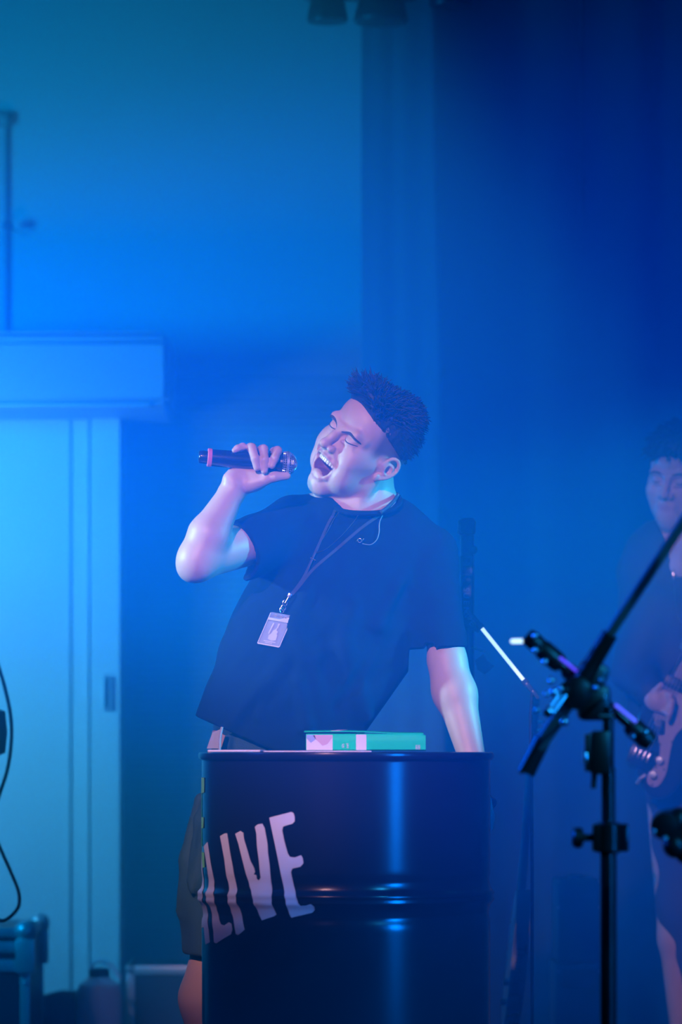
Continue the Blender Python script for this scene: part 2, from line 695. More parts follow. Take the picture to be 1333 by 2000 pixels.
m_cur = mat('grey blue curtain cloth', (0.13, 0.15, 0.18), 0.9, noise=0.08, nscale=6)
m_bk = mat('black backdrop cloth', (0.035, 0.035, 0.04), 0.95, noise=0.15, nscale=4)
CY = 11.55
o = drape('curtain', W(706, 0, CY).x, W(866, 0, CY).x, CY, 0.02, 3.15, 3, 0.003, m_cur, 3,
          edge=lambda v: -0.028 * min(1, max(0, (v - 0.62) / 0.2)) + 0.008 * math.sin(9 * v))
tag(o, 'pale grey-blue curtain hanging between shutter and black backdrop', 'curtain')
o = drape('backdrop', W(838, 0, 11.7).x, 2.6, 11.72, 0.02, 3.6, 11, 0.03, m_bk, 9)
tag(o, 'wide black backdrop cloth filling the right side behind the musicians', 'backdrop')

# dark lamp housing at the top, mostly in the dark
hl = W(735, 22, 11.0)
fx_ = empty('stage_lamp', (hl.x, hl.y, hl.z), 'dark stage lamp housing hanging at the top middle of the picture', 'stage lamp')
MB().tube([(hl.x - 1.0, 11.1, 3.22), (hl.x + 1.6, 11.1, 3.22)], 0.025, 12).obj('hanging_bar', m_blackmetal, fx_)
for k, (px, py, w, h) in enumerate(((640, -42, 0.15, 0.1), (745, -62, 0.20, 0.16), (880, -80, 0.16, 0.12))):
    q = W(px, py, 11.0)
    MB().box((q.x, 11.0, q.z), (w, 0.18, h), bev=0.02).obj('lamp_body', m_black, fx_)
    MB().lathe([(w * 0.3, 0), (w * 0.38, 0.06), (w * 0.36, 0.07)], (q.x, 11.0, q.z - h / 2), (0, 0, -1), 20).obj('lamp_hood', m_black, fx_)
    MB().tube([(q.x, 11.05, q.z + h / 2 - 0.01), (q.x, 11.1, 3.22)], 0.01, 8).obj('hook', m_blackmetal, fx_)

# hanging cable with a small marker sign, upper right
q = W(1124, 118, 11.3)
sg = empty('cable_sign', (q.x, q.y, q.z), 'small dim sign with sideways lettering on a hanging cable, upper right', 'sign')
m_sign = mat('dim blue print', (0.05, 0.10, 0.2), 0.6)
MB().box((q.x, 11.3, q.z), (0.018, 0.004, 0.072), bev=0.001).obj('plate', m_black, sg)
textobj('lettering', 'EMADE2', (q.x, 11.296, q.z), 0.021, (0, 0, -1), (1, 0, 0), m_sign, sg)
MB().tube([(q.x + 0.02, 11.31, 3.9), (q.x + 0.022, 11.31, 2.4), (q.x + 0.018, 11.31, q.z - 0.3)], 0.006, 8).box((q.x + 0.009, 11.305, q.z + 0.02), (0.02, 0.01, 0.008)).obj('cable', m_rubber, sg)

# ---------------------------------------------------------------- floor gear on the left
def flight_case(name, x0, x1, y0, y1, h, label, lid=True, ball=True):
    t = empty(name, ((x0 + x1) / 2, (y0 + y1) / 2, 0), label, 'flight case')
    m_lam = mat('black laminate', (0.015, 0.016, 0.02), 0.4, bump=0.1, bscale=200)
    MB().box(((x0 + x1) / 2, (y0 + y1) / 2, h / 2 + 0.01), (x1 - x0 - 0.012, y1 - y0 - 0.012, h - 0.02)).obj('panel', m_lam, t, smooth=False)
    e = 0.026
    b = MB()
    for zz in (0.015 + e / 2, h - e / 2):
        for yy in (y0 + e / 2, y1 - e / 2):
            b.box(((x0 + x1) / 2, yy, zz), (x1 - x0, e, e), bev=0.003)
        for xx in (x0 + e / 2, x1 - e / 2):
            b.box((xx, (y0 + y1) / 2, zz), (e, y1 - y0, e), bev=0.003)
    for xx in (x0 + e / 2, x1 - e / 2):
        for yy in (y0 + e / 2, y1 - e / 2):
            b.box((xx, yy, h / 2), (e, e, h - 0.03), bev=0.003)
    b.obj('edge_profile', m_alu, t)
    if lid:
        MB().box(((x0 + x1) / 2, y0 + 0.004, h - 0.052), (x1 - x0, 0.012, 0.030), bev=0.002).box(((x0 + x1) / 2, y0 + 0.004, h - 0.10), (x1 - x0, 0.012, 0.034), bev=0.002).obj('lid_band', m_alu, t)
        MB().box(((x0 + x1) / 2, y0 + 0.002, h - 0.076), (x1 - x0 - 0.01, 0.012, 0.010)).obj('lid_gap', m_black, t)
    if ball:
        for xx in (x0 + 0.012, x1 - 0.012):
            for yy in (y0 + 0.012, y1 - 0.012):
                c = MB().ball((xx, yy, h - 0.010), 0.030, 16, 10)
                c.box((xx, yy, h - 0.075), (0.05, 0.05, 0.09), bev=0.004)
                c.obj('ball_corner', m_alu, t)
        for hz_ in (0.145, 0.28):
            MB().ball((x1 - 0.012, y0 - 0.006, h - hz_), 0.006, 8, 6).obj('rivet', m_chrome, t)
    return t


d = 10.6
xx1, hh = W(58, 0, d).x, W(0, 1812, d).z
flight_case('flight_case', xx1 - 0.75, xx1, d, d + 0.5, hh, 'black flight case with silver edges and ball corner at the lower left')
d = 11.2
flight_case('flight_case', W(246, 0, d).x, W(246, 0, d).x + 0.42, d, d + 0.4, W(0, 1886, d).z, 'black flight case with thin silver rim between the water jug and the drum', False, False)

# jug
d = 10.9
jc = W(194, 1950, d)
jt = W(0, 1912, d).z
m_jug = mat('translucent plastic jug', (0.62, 0.64, 0.66), 0.4)
jg = empty('water_jug', (jc.x, d, 0), 'rounded pale plastic jug with dark handle in front of the white door', 'jug')
MB().lathe([(0.045, 0), (0.06, 0.01), (0.063, jt * 0.4), (0.063, jt - 0.045), (0.055, jt - 0.016), (0.036, jt - 0.002), (0.024, jt + 0.01), (0.024, jt + 0.02)], (jc.x, d, 0), n=40).obj('body', m_jug, jg)
MB().lathe([(0.028, jt + 0.0), (0.028, jt + 0.026), (0.02, jt + 0.03)], (jc.x, d, 0), n=24).obj('cap', m_black, jg)
MB().tube([(jc.x - 0.025, d, jt + 0.02), (jc.x - 0.018, d, jt + 0.045), (jc.x, d, jt + 0.052), (jc.x + 0.03, d, jt + 0.04), (jc.x + 0.058, d, jt - 0.0)], 0.006, 10).obj('handle', m_jug, jg)

# crumpled dark cloth
d = 11.3
F = Field([(W(55, 0, d).x, W(160, 0, d).x + 0.1, 0.006)], [(d - 0.2, d + 0.2, 0.008)], [(-0.02, 0.36, 0.006)])
r = random.Random(4)
for i in range(46):
    u = r.random()
    cx = W(78 + 80 * u, 0, d).x
    zt_ = W(0, 1958 - 26 * u + r.uniform(-8, 6), d).z - 0.03
    F.ell((cx, d + r.uniform(-0.1, 0.1), r.uniform(0.0, 1) ** 0.5 * zt_), (r.uniform(0.02, 0.045), 0.05, r.uniform(0.02, 0.05)), k=0.02)
F.cut((0, 0, 0.0), (0, 0, -1))
o = link('cloth_heap', F.mesh('cloth_heap'), mat('dark cloth', (0.05, 0.05, 0.06), 0.95, noise=0.2, nscale=20), None, (W(110, 0, d).x, d, 0))
tag(o, 'low heap of crumpled dark cloth on the floor left of the jug', 'cloth')

# cable hanging at the left edge
d = 9.6
def curve_pts(pp, n=8):
    out = []
    for i in range(len(pp) - 1):
        a, b, c, e = pp[max(i - 1, 0)], pp[i], pp[i + 1], pp[min(i + 2, len(pp) - 1)]
        for k in range(n):
            t = k / n
            out.append(0.5 * ((2 * b) + (c - a) * t + (2 * a - 5 * b + 4 * c - e) * t * t + (3 * b - a - 3 * c + e) * t ** 3))
    out.append(pp[-1])
    return out


pl = [(-30, 1200), (-6, 1290), (10, 1345), (21, 1400), (22, 1450), (14, 1505), (-2, 1555), (-16, 1610), (0, 1655), (22, 1705), (37, 1745), (34, 1775), (8, 1798), (-20, 1800), (-40, 1900)]
pts = curve_pts([W(a, b_, d + 0.02 * math.sin(i)) for i, (a, b_) in enumerate(pl)])
zst = empty('lamp_stand', (W(-42, 0, d).x, d, 0), 'dark lamp stand with a looping black cable at the left edge', 'stand')
MB().tube(pts, 0.0045, 8).obj('cable', m_rubber, zst)
sxx = W(-42, 0, d).x
MB().tube([(sxx, d, 0.0), (sxx, d, 1.35)], 0.014, 12).obj('pole', m_blackmetal, zst)
MB().lathe([(0.02, -0.06), (0.045, -0.05), (0.05, 0), (0.045, 0.05), (0.02, 0.06)], W(-26, 1430, d), (0, 0, 1), 20).obj('clamp_knob', m_black, zst)
b = MB()
for k in range(3):
    a = k * 2.1 + 0.4
    b.tube([(sxx, d, 0.25), (sxx + 0.3 * math.cos(a), d + 0.3 * math.sin(a), 0.012)], 0.01, 8)
b.obj('tripod_base', m_blackmetal, zst)
# ---------------------------------------------------------------- the drum
DY = 8.0
DXC = W(676.5, 0, DY).x
DR = 0.289
DH = 0.880
m_drum = mat('glossy black drum paint', (0.006, 0.009, 0.014), 0.20, spec=0.5, coat=0.0, bump=0.02, bscale=6)
m_lett = mat('white sticker film', (0.62, 0.62, 0.64), 0.4, noise=0.04, nscale=12)
m_tape = mat('yellow green tape', (0.03, 0.55, 0.10), 0.5)
m_tape2 = mat('lime tape', (0.22, 0.75, 0.1), 0.5)


def drum_r(z):
    r = DR
    for z0 in (0.592, 0.290):
        r += 0.0078 * math.exp(-((z - z0 - 0.006) / 0.0075) ** 2) + 0.0078 * math.exp(-((z - z0 + 0.008) / 0.0075) ** 2)
        r -= 0.002 * math.exp(-((z - z0 - 0.032) / 0.01) ** 2) + 0.003 * math.exp(-((z - z0 + 0.036) / 0.012) ** 2)
    return r


dr = empty('steel_drum', (DXC, DY, 0), 'glossy black steel drum with white lettering standing in front of the singer', 'drum')
prof = [(DR - 0.004, 0.004), (DR + 0.004, 0.002), (DR + 0.005, 0.014), (DR, 0.02)]
zz = 0.03
while zz < 0.862:
    prof.append((drum_r(zz), zz))
    zz += 0.004
prof += [(DR, 0.866), (DR + 0.002, 0.868)]
MB().lathe(prof, (DXC, DY, 0), n=128).obj('shell', m_drum, dr, auto=None)
MB().lathe([(DR - 0.004, 0.862), (DR + 0.003, 0.862), (DR + 0.0065, 0.866), (DR + 0.0075, 0.871), (DR + 0.0065, 0.876), (DR + 0.003, 0.878), (DR - 0.004, 0.8775), (DR - 0.006, 0.872), (DR - 0.008, 0.866)], (DXC, DY, 0), n=128, close=False).obj('rim', m_drum, dr)
MB().lathe([(0.0, 0.872), (DR - 0.007, 0.872)], (DXC, DY, 0), n=96, close=False).lathe([(0.035, 0.8715), (0.035, 0.876), (0.028, 0.8775)], (DXC - 0.16, DY + 0.08, 0), n=24).obj('lid', m_drum, dr)


def on_drum(px, py):
    """pixel -> (theta, z) on the drum wall"""
    d = DY - DR
    th = 0
    for _ in range(12):
        X = (px - 666.5) / FPX * d
        z = CAMZ - (py - HOR) / FPX * d
        s = (X - DXC) / drum_r(z)
        s = max(-0.9995, min(0.9995, s))
        th = math.asin(s)
        d = DY - drum_r(z) * math.cos(th)
    return th, z


def wrap_sticker(name, poly, m, parent, lift=0.0009):
    P = [on_drum(*q) for q in poly]
    # resample the outline finely
    out = []
    for i in range(len(P)):
        a, b = P[i], P[(i + 1) % len(P)]
        L = math.hypot((b[0] - a[0]) * DR, b[1] - a[1])
        n = max(1, int(L / 0.004))
        for k in range(n):
            out.append(Vector((a[0] + (b[0] - a[0]) * k / n, a[1] + (b[1] - a[1]) * k / n)))
    xs = [p.x for p in out]
    ys = [p.y for p in out]
    pts = list(out)
    a = min(xs)
    while a < max(xs):
        c = min(ys)
        while c < max(ys):
            pts.append(Vector((a + 1e-4, c + 1e-4)))
            c += 0.004
        a += 0.015
    res = delaunay_2d_cdt(pts, [], [list(range(len(out)))], 1, 1e-6)
    vs = []
    for v in res[0]:
        r = drum_r(v.y) + lift
        vs.append((DXC + r * math.sin(v.x), DY - r * math.cos(v.x), v.y))
    me = bpy.data.meshes.new(name)
    me.from_pydata(vs, [], res[2])
    bm = bmesh.new()
    bm.from_mesh(me)
    for f in bm.faces:
        cc = f.calc_center_median()
        if f.normal.dot(Vector((cc.x - DXC, cc.y - DY, 0))) < 0:
            f.normal_flip()
    bm.to_mesh(me)
    bm.free()
    return link(name, me, m, parent)


def cpx(L):
    return [(340 + a / 4.443, 1480 + b_ / 4.4425) for a, b_ in L]


E_ = [(830, 520), (1020, 470), (1040, 480), (1050, 510), (1050, 550), (1030, 572), (985, 585), (950, 597), (942, 630), (960, 720), (990, 830), (1010, 860), (1050, 865), (1105, 845), (1120, 870), (1126, 915), (1100, 945), (1030, 962), (1018, 990), (1040, 1100), (1060, 1200), (1080, 1262), (1100, 1285), (1140, 1284), (1190, 1270), (1220, 1292), (1225, 1320), (1200, 1345), (1020, 1388), (1000, 1350), (970, 1230), (950, 1100), (920, 960), (880, 760), (850, 620)]
V_ = [(535, 660), (580, 635), (605, 650), (610, 700), (640, 800), (665, 890), (700, 960), (706, 990), (696, 1012), (718, 1018), (722, 1050), (740, 1064), (755, 1040), (750, 1010), (740, 900), (722, 760), (718, 660), (705, 600), (730, 578), (770, 572), (790, 610), (815, 750), (818, 820), (832, 920), (838, 1000), (846, 1080), (850, 1190), (848, 1260), (870, 1310), (893, 1360), (870, 1375), (765, 1410), (745, 1370), (700, 1280), (680, 1200), (660, 1120), (620, 980), (595, 880), (560, 740)]
I_ = [(403, 680), (440, 658), (465, 655), (475, 720), (490, 820), (515, 950), (540, 1080), (548, 1170), (542, 1240), (570, 1300), (598, 1400), (617, 1490), (590, 1515), (560, 1538), (540, 1530), (525, 1440), (500, 1340), (470, 1240), (475, 1170), (465, 1050), (440, 880), (418, 760)]
L_ = [(262, 770), (295, 730), (305, 790), (320, 900), (340, 1000), (352, 1110), (345, 1190), (350, 1250), (375, 1320), (395, 1400), (412, 1445), (440, 1455), (480, 1427), (503, 1440), (510, 1490), (500, 1530), (370, 1612), (350, 1600), (345, 1500), (335, 1380), (315, 1290), (283, 1220), (290, 1150), (305, 1080), (295, 980), (278, 870)]
A_ = [(231, 770), (240, 775), (250, 930), (262, 1080), (262, 1130), (250, 1180), (248, 1250), (285, 1292), (296, 1400), (306, 1500), (315, 1600), (278, 1622), (268, 1540), (262, 1470), (238, 1478), (235, 1390), (255, 1380), (250, 1330), (236, 1290), (206, 1200), (236, 1130), (238, 1000)]
for nm, P in (('letter_e', E_), ('letter_v', V_), ('letter_i', I_), ('letter_l', L_), ('letter_a', A_)):
    wrap_sticker('letter', cpx(P), m_lett, dr)
wrap_sticker('tape_strip', cpx([(228, 200), (248, 200), (247, 515), (249, 770), (230, 770), (229, 500)]), m_tape, dr, 0.0007)
for P in ([(222, 172), (268, 172), (267, 300), (244, 312), (224, 290)], [(240, 515), (263, 517), (260, 610), (240, 614)], [(246, 818), (266, 822), (272, 950), (252, 954)]):
    wrap_sticker('tape_tab', cpx(P), m_tape2, dr, 0.0013)

# sheets of paper and tablet on the drum
m_paper = mat('white paper', (0.72, 0.72, 0.72), 0.7, noise=0.02, nscale=30)
TOPZ = 0.8782
def slab(name, px0, px1, y0, y1, z0, t, m, label, cat, group=None, rot=0.0):
    X0, X1 = W(px0, 0, DY).x, W(px1, 0, DY).x
    o = MB().box((0, 0, 0), (X1 - X0, y1 - y0, t), Matrix.Rotation(rot, 3, 'Z'), bev=min(t * 0.3, 0.0015)).obj(name, m, None, (0, 0, 0))
    o.location = ((X0 + X1) / 2, (y0 + y1) / 2, z0 + t / 2)
    return tag(o, label, cat, group)


slab('paper_sheets', 516, 722, 7.835, 8.02, TOPZ, 0.0024, m_paper, 'white sheets of paper lying under the green book on the drum', 'paper', rot=0.03)
tb = slab('notebook', 412, 514, 7.90, 8.06, TOPZ, 0.0042, m_paper, 'thin white notebook at the left end of the drum top', 'notebook', rot=-0.04)

# thick green book
BX0, BX1 = W(598, 0, 7.93).x, W(832, 0, 7.93).x
BZ = TOPZ + 0.0028
BT = 0.0335
m_green = mat('green book cover', (0.006, 0.72, 0.30), 0.5, spec=0.2, noise=0.03, nscale=10)
m_bookw = mat('white book print', (0.75, 0.72, 0.75), 0.5)
m_pink = mat('pale pink print', (0.62, 0.42, 0.45), 0.5)
m_bluep = mat('pale blue print', (0.3, 0.42, 0.6), 0.5)
bk = empty('green_book', ((BX0 + BX1) / 2, 8.0, BZ), 'thick green book with white bands lying on the drum', 'book')
# leaves
MB().box(((BX0 + BX1) / 2 + 0.002, 8.01, BZ + BT / 2 - 0.001), (BX1 - BX0 - 0.012, 0.145, BT - 0.006)).obj('pages', m_paper, bk, smooth=False)
# spine facing the hall and the cover that curls up at its left end
sp = MB()
yb = 7.93


def cover_z(u):
    """upper edge of the book along its length, 0 left .. 1 right"""
    return BZ + BT + 0.0035 * (1 - u) ** 1.5 + 0.004 * math.sin(min(1, u * 1.3) * math.pi) * 0.6


NS = 24
vs, fs = [], []
for i in range(NS + 1):
    u = i / NS
    x = BX0 + (BX1 - BX0) * u
    zt_ = min(cover_z(u), BZ + BT)
    if u > 0.985:
        zt_ -= 0.003
    for (yy, zz) in ((yb + 0.003, BZ), (yb, BZ + 0.002), (yb - 0.001, BZ + BT * 0.5), (yb, zt_ - 0.003), (yb + 0.002, zt_ - 0.0005), (yb + 0.006, zt_), (yb + 0.006, BZ)):
        vs.append((x, yy, zz))
for i in range(NS):
    for k in range(7):
        a, b_ = i * 7 + k, i * 7 + (k + 1) % 7
        fs.append((a, b_, b_ + 7, a + 7))
fs.append(tuple(range(7)))
fs.append(tuple(NS * 7 + k for k in range(7))[::-1])
MB().add(vs, fs).obj('spine', m_green, bk)
vs, fs = [], []
for i in range(NS + 1):
    u = i / NS
    x = BX0 - 0.004 + (BX1 - BX0) * u
    zt_ = cover_z(u) + 0.0002
    for (yy, zz) in ((yb + 0.004, zt_ - 0.0008), (8.09, zt_ + 0.002), (8.09, zt_ + 0.0035), (yb + 0.004, zt_ + 0.0008)):
        vs.append((x, yy, zz))
for i in range(NS):
    for k in range(4):
        a, b_ = i * 4 + k, i * 4 + (k + 1) % 4
        fs.append((a, b_, b_ + 4, a + 4))
fs.append((0, 1, 2, 3))
fs.append(tuple(NS * 4 + k for k in range(4))[::-1])
MB().add(vs, fs).obj('front_cover', m_green, bk)
MB().box(((BX0 + BX1) / 2, 8.01, BZ + 0.0006), (BX1 - BX0, 0.15, 0.0022)).obj('back_cover', m_green, bk)


def spine_patch(name, pxa, pxb, za, zb, m, lift=0.0012, poly=None):
    xa, xb = W(pxa, 0, 7.93).x, W(pxb, 0, 7.93).x
    if poly is None:
        poly = [(0, 0), (1, 0), (1, 1), (0, 1)]
    pts = [(xa + (xb - xa) * p[0], yb - lift, BZ + BT * (za + (zb - za) * p[1])) for p in poly]
    return MB().prism(pts, (0, 1, 0), 0.0005).obj(name, m, bk, smooth=False)


spine_patch('white_end_panel', 599, 650, 0.03, 0.93, m_bookw)
spine_patch('pink_print', 612, 649, 0.28, 0.92, m_pink, 0.0016, [(0, .95), (.2, .5), (.5, 0), (.75, .15), (1, .7), (1, 1), (.1, 1)])
spine_patch('blue_print', 599, 618, 0.45, 0.92, m_bluep, 0.0016, [(0, .6), (.45, 0), (1, .5), (.8, 1), (0, 1)])
spine_patch('white_band', 696, 716, 0.03, 0.95, m_bookw)
textobj('spine_text', 'sis', (W(670, 0, 7.93).x, yb - 0.0014, BZ + 0.0095), 0.0085, (0, 0, 1), (-1, 0, 0), m_bookw, bk)
textobj('spine_text', 'nel', (W(679, 0, 7.93).x, yb - 0.0014, BZ + 0.0095), 0.0085, (0, 0, 1), (-1, 0, 0), m_bookw, bk)
xl = W(817, 0, 7.93).x
b = MB()
for dx in (-0.0045, 0.0005):
    for dz in (0.0, 0.0042):
        c = Vector((xl + dx + 0.002, yb - 0.0013, BZ + 0.0045 + dz))
        for (ox, oz, w, h) in ((0, 0.0017, 0.004, 0.0006), (0, -0.0017, 0.004, 0.0006), (-0.0018, 0, 0.0006, 0.0034), (0.0004, 0.0, 0.0022, 0.0006)):
            b.box((c.x + ox, c.y, c.z + oz), (w, 0.0005, h))
b.obj('publisher_mark', m_bookw, bk, smooth=False)
# white stripe of the jacket running over the top
u0 = (640 - 598) / 234
MB().prism([(W(646, 0, 7.93).x, yb + 0.004, cover_z(.2) + 0.0012), (W(664, 0, 7.93).x, yb + 0.004, cover_z(.3) + 0.0012), (W(680, 0, 7.93).x, 8.08, cover_z(.3) + 0.0040), (W(660, 0, 7.93).x, 8.08, cover_z(.2) + 0.0040)], (0, 0, 1), 0.0004).obj('jacket_stripe', m_bookw, bk, smooth=False)

# ---------------------------------------------------------------- microphone boom stand in front, right
BD = 6.6
bs = empty('boom_stand', (W(1189, 0, BD).x, BD, 0), 'black boom stand with silver clutch and crossed arms, front right and out of focus', 'microphone stand')
px_ = W(1189, 0, BD).x
zt_ = W(0, 1395, BD).z
MB().tube([(px_, BD, 0.05), (px_, BD, W(0, 1660, BD).z)], 0.0135, 20).obj('lower_pole', m_blackmetal, bs)
MB().tube([(px_, BD, W(0, 1660, BD).z), (px_, BD, W(0, 1500, BD).z)], 0.0115, 20).tube([(px_, BD, W(0, 1500, BD).z), (px_, BD, W(0, 1380, BD).z)], 0.0095, 20).obj('upper_pole', m_blackmetal, bs)
c1 = W(1189, 1636, BD)
b = MB()
b.lathe([(0.016, -0.026), (0.024, -0.022), (0.024, 0.022), (0.016, 0.026)], c1, n=24)
b.box((c1.x + 0.022, BD - 0.004, c1.z), (0.022, 0.028, 0.046), bev=0.004)
b.box((c1.x - 0.016, BD - 0.006, c1.z), (0.022, 0.026, 0.046), bev=0.004)
b.obj('height_clamp', m_blackmetal, bs)
MB().lathe([(0.006, 0), (0.006, 0.02), (0.017, 0.024), (0.017, 0.036), (0.012, 0.04)], (c1.x - 0.02, BD, c1.z), (-1, 0, 0), 16).obj('clamp_knob', m_black, bs)
for k in range(3):
    a = math.radians(90 + 120 * k)
    MB().tube([(px_, BD, 0.16), (px_ + 0.3 * math.cos(a), BD + 0.3 * math.sin(a), 0.016)], 0.009, 10).ball((px_ + 0.3 * math.cos(a), BD + 0.3 * math.sin(a), 0.014), 0.014, 10, 8).obj('leg', m_blackmetal, bs)
# the big block above the pole
c2 = W(1173, 1470, BD)
MB().box(c2, (0.034, 0.05, 0.072), bev=0.006).box((c2.x - 0.021, c2.y - 0.01, c2.z + 0.0), (0.01, 0.02, 0.062), bev=0.003).obj('tilt_block', m_black, bs)
q = W(1143, 1480, BD)
MB().box((q.x, BD - 0.02, q.z), (0.006, 0.014, 0.017), bev=0.002).obj('steel_pin', m_chrome, bs)
MB().tube([W(1162, 1505, BD), W(1160, 1540, BD)], 0.005, 10).obj('cable_end', m_rubber, bs)
MB().tube([W(1172, 1398, BD - 0.03), W(1200, 1399, BD - 0.03)], 0.0024, 10).obj('cross_pin', m_chrome, bs)
# long boom, thick sleeve in its middle, front half runs down to the left
m_boom = mat('dark satin boom tube', (0.13, 0.12, 0.12), 0.35, metal=0.3)
MB().tube([W(1395, 930, BD - 0.1), W(1186, 1246, BD - 0.02)], 0.0088, 20).obj('boom_tube', m_boom, bs)
MB().tube([W(1192, 1238, BD - 0.02), W(1128, 1345, BD)], [0.014, 0.0155], 20).obj('boom_sleeve', m_black, bs)
MB().tube([W(1128, 1345, BD), W(1052, 1460, BD + 0.02)], 0.0125, 20).obj('boom_tube', m_boom, bs)
MB().tube([W(1062, 1440, BD + 0.02), W(1028, 1508, BD + 0.03)], [0.0145, 0.0155], 20).obj('grip', m_black, bs)
MB().tube([W(1056, 1440, BD - 0.0), W(1017, 1510, BD + 0.01)], 0.0042, 12).obj('side_rod', m_blackmetal, bs)
# swivel head
sw = W(1128, 1352, BD - 0.01)
MB().lathe([(0.012, -0.03), (0.027, -0.022), (0.027, 0.022), (0.012, 0.03)], sw, (0.2, 1, 0.1), 24).box(W(1150, 1330, BD + 0.02), (0.05, 0.05, 0.07), Matrix.Rotation(0.5, 3, 'Y'), bev=0.01).box(W(1160, 1372, BD + 0.02), (0.055, 0.05, 0.06), bev=0.012).obj('swivel_head', m_black, bs)
for (a, c) in (((1078, 1330), 0.006), ((1068, 1356), 0.005), ((1096, 1346), 0.005), ((1083, 1352), 0.0075), ((1103, 1410), 0.007), ((1050, 1387), 0.005), ((1176, 1328), 0.004), ((1165, 1343), 0.005), ((1181, 1362), 0.004)):
    q = W(a[0], a[1], BD - 0.05)
    MB().ball(q, c, 14, 10).tube([q, (q.x + 0.004, q.y + 0.05, q.z)], c * 0.6, 10).obj('bolt', m_chrome, bs)
# forked steel arm with bright lump
MB().tube([W(1094, 1354, BD - 0.04), W(1068, 1392, BD - 0.05)], 0.003, 12).tube([W(1106, 1358, BD - 0.04), W(1080, 1394, BD - 0.05)], 0.003, 12).obj('fork', m_chrome, bs)
MB().ball(W(1072, 1390, BD - 0.05), 0.0095, 18, 12).obj('fork_end', m_chrome, bs)
# crossing arm, upper left to lower right
a0, a1 = W(1040, 1250, BD + 0.03), W(1262, 1442, BD + 0.03)
MB().tube([a0, a1], 0.0085, 16).obj('cross_arm', m_blackmetal, bs)
dv = (a1 - a0).normalized()
for (u, L, r) in ((0.02, 0.035, 0.015), (0.16, 0.05, 0.017), (0.36, 0.035, 0.014), (0.95, 0.05, 0.017)):
    c = a0 + (a1 - a0) * u
    MB().tube([c - dv * L / 2, c - dv * L * 0.3, c + dv * L * 0.3, c + dv * L / 2], [r * 0.8, r, r, r * 0.8], 18).obj('arm_collar', m_black, bs)
for p in ((1046, 1242), (1047, 1270), (1065, 1292), (1236, 1438), (1262, 1430)):
    q = W(p[0], p[1], BD - 0.01)
    MB().ball(q, 0.0052, 12, 8).tube([q, (q.x, q.y + 0.05, q.z)], 0.003, 8).obj('wing_screw', m_chrome, bs)
# glowing strips put in for LED reflections on the arm, and one lit tube
m_pur = mat('violet painted reflection', (0.1, 0.1, 0.4), 0.3, emit=(0.10, 0.05, 1.0), estr=1.1)
m_blu = mat('blue violet painted reflection', (0.1, 0.1, 0.4), 0.3, emit=(0.08, 0.12, 1.0), estr=1.3)
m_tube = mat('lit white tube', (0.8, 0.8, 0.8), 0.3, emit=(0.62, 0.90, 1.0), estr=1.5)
MB().tube([W(1094, 1284, BD + 0.0), W(1130, 1313, BD + 0.0)], 0.0024, 12).obj('tube_or_glint', m_pur, bs)
MB().tube([W(1202, 1376, BD + 0.0), W(1244, 1410, BD + 0.0)], 0.0028, 12).obj('tube_or_glint', m_blu, bs)
MB().tube([W(998, 1252.5, BD + 0.03), W(1001, 1252.5, BD + 0.03), W(1027, 1252, BD + 0.03), W(1030, 1252, BD + 0.03)], [0.002, 0.0036, 0.0036, 0.002], 14).obj('tube_or_glint', m_tube, bs)
MB().tube([W(1028, 1252, BD + 0.03), a0], 0.006, 12).obj('rod_socket', m_black, bs)

# knob cluster at the right edge: second stand clamp in front
kq = W(1300, 1625, BD - 0.2)
ks = empty('stand_clamp', (kq.x + 0.06, kq.y, 0), 'dark out-of-focus clamp on a stand at the lower right edge of the picture', 'microphone stand')
b = MB()
b.lathe([(0.010, -0.03), (0.022, -0.026), (0.024, 0), (0.022, 0.026), (0.010, 0.03)], (kq.x + 0.002, kq.y, kq.z + 0.012), (0.2, 1, 0.1), 22)
b.ball((kq.x + 0.016, kq.y, kq.z - 0.022), 0.020, 14, 10).ball((kq.x + 0.034, kq.y, kq.z - 0.034), 0.018, 14, 10).ball((kq.x + 0.022, kq.y, kq.z + 0.018), 0.022, 14, 10)
b.box((kq.x + 0.035, kq.y + 0.01, kq.z - 0.006), (0.05, 0.05, 0.06), Matrix.Rotation(0.5, 3, 'Y'), bev=0.012)
b.obj('clamp_body', m_black, ks)
MB().ball(W(1278, 1624, BD - 0.25), 0.004, 12, 8).obj('bolt', m_chrome, ks)
MB().ball(W(1301, 1638, BD - 0.25), 0.0045, 12, 8).obj('bolt', m_chrome, ks)
MB().tube([(kq.x + 0.06, kq.y + 0.02, 0.01), (kq.x + 0.06, kq.y + 0.02, 1.25)], 0.012, 14).obj('pole', m_blackmetal, ks)
MB().lathe([(0.14, 0), (0.14, 0.012), (0.03, 0.03), (0.014, 0.05)], (kq.x + 0.06, kq.y + 0.02, 0), n=32).obj('round_base', m_blackmetal, ks)

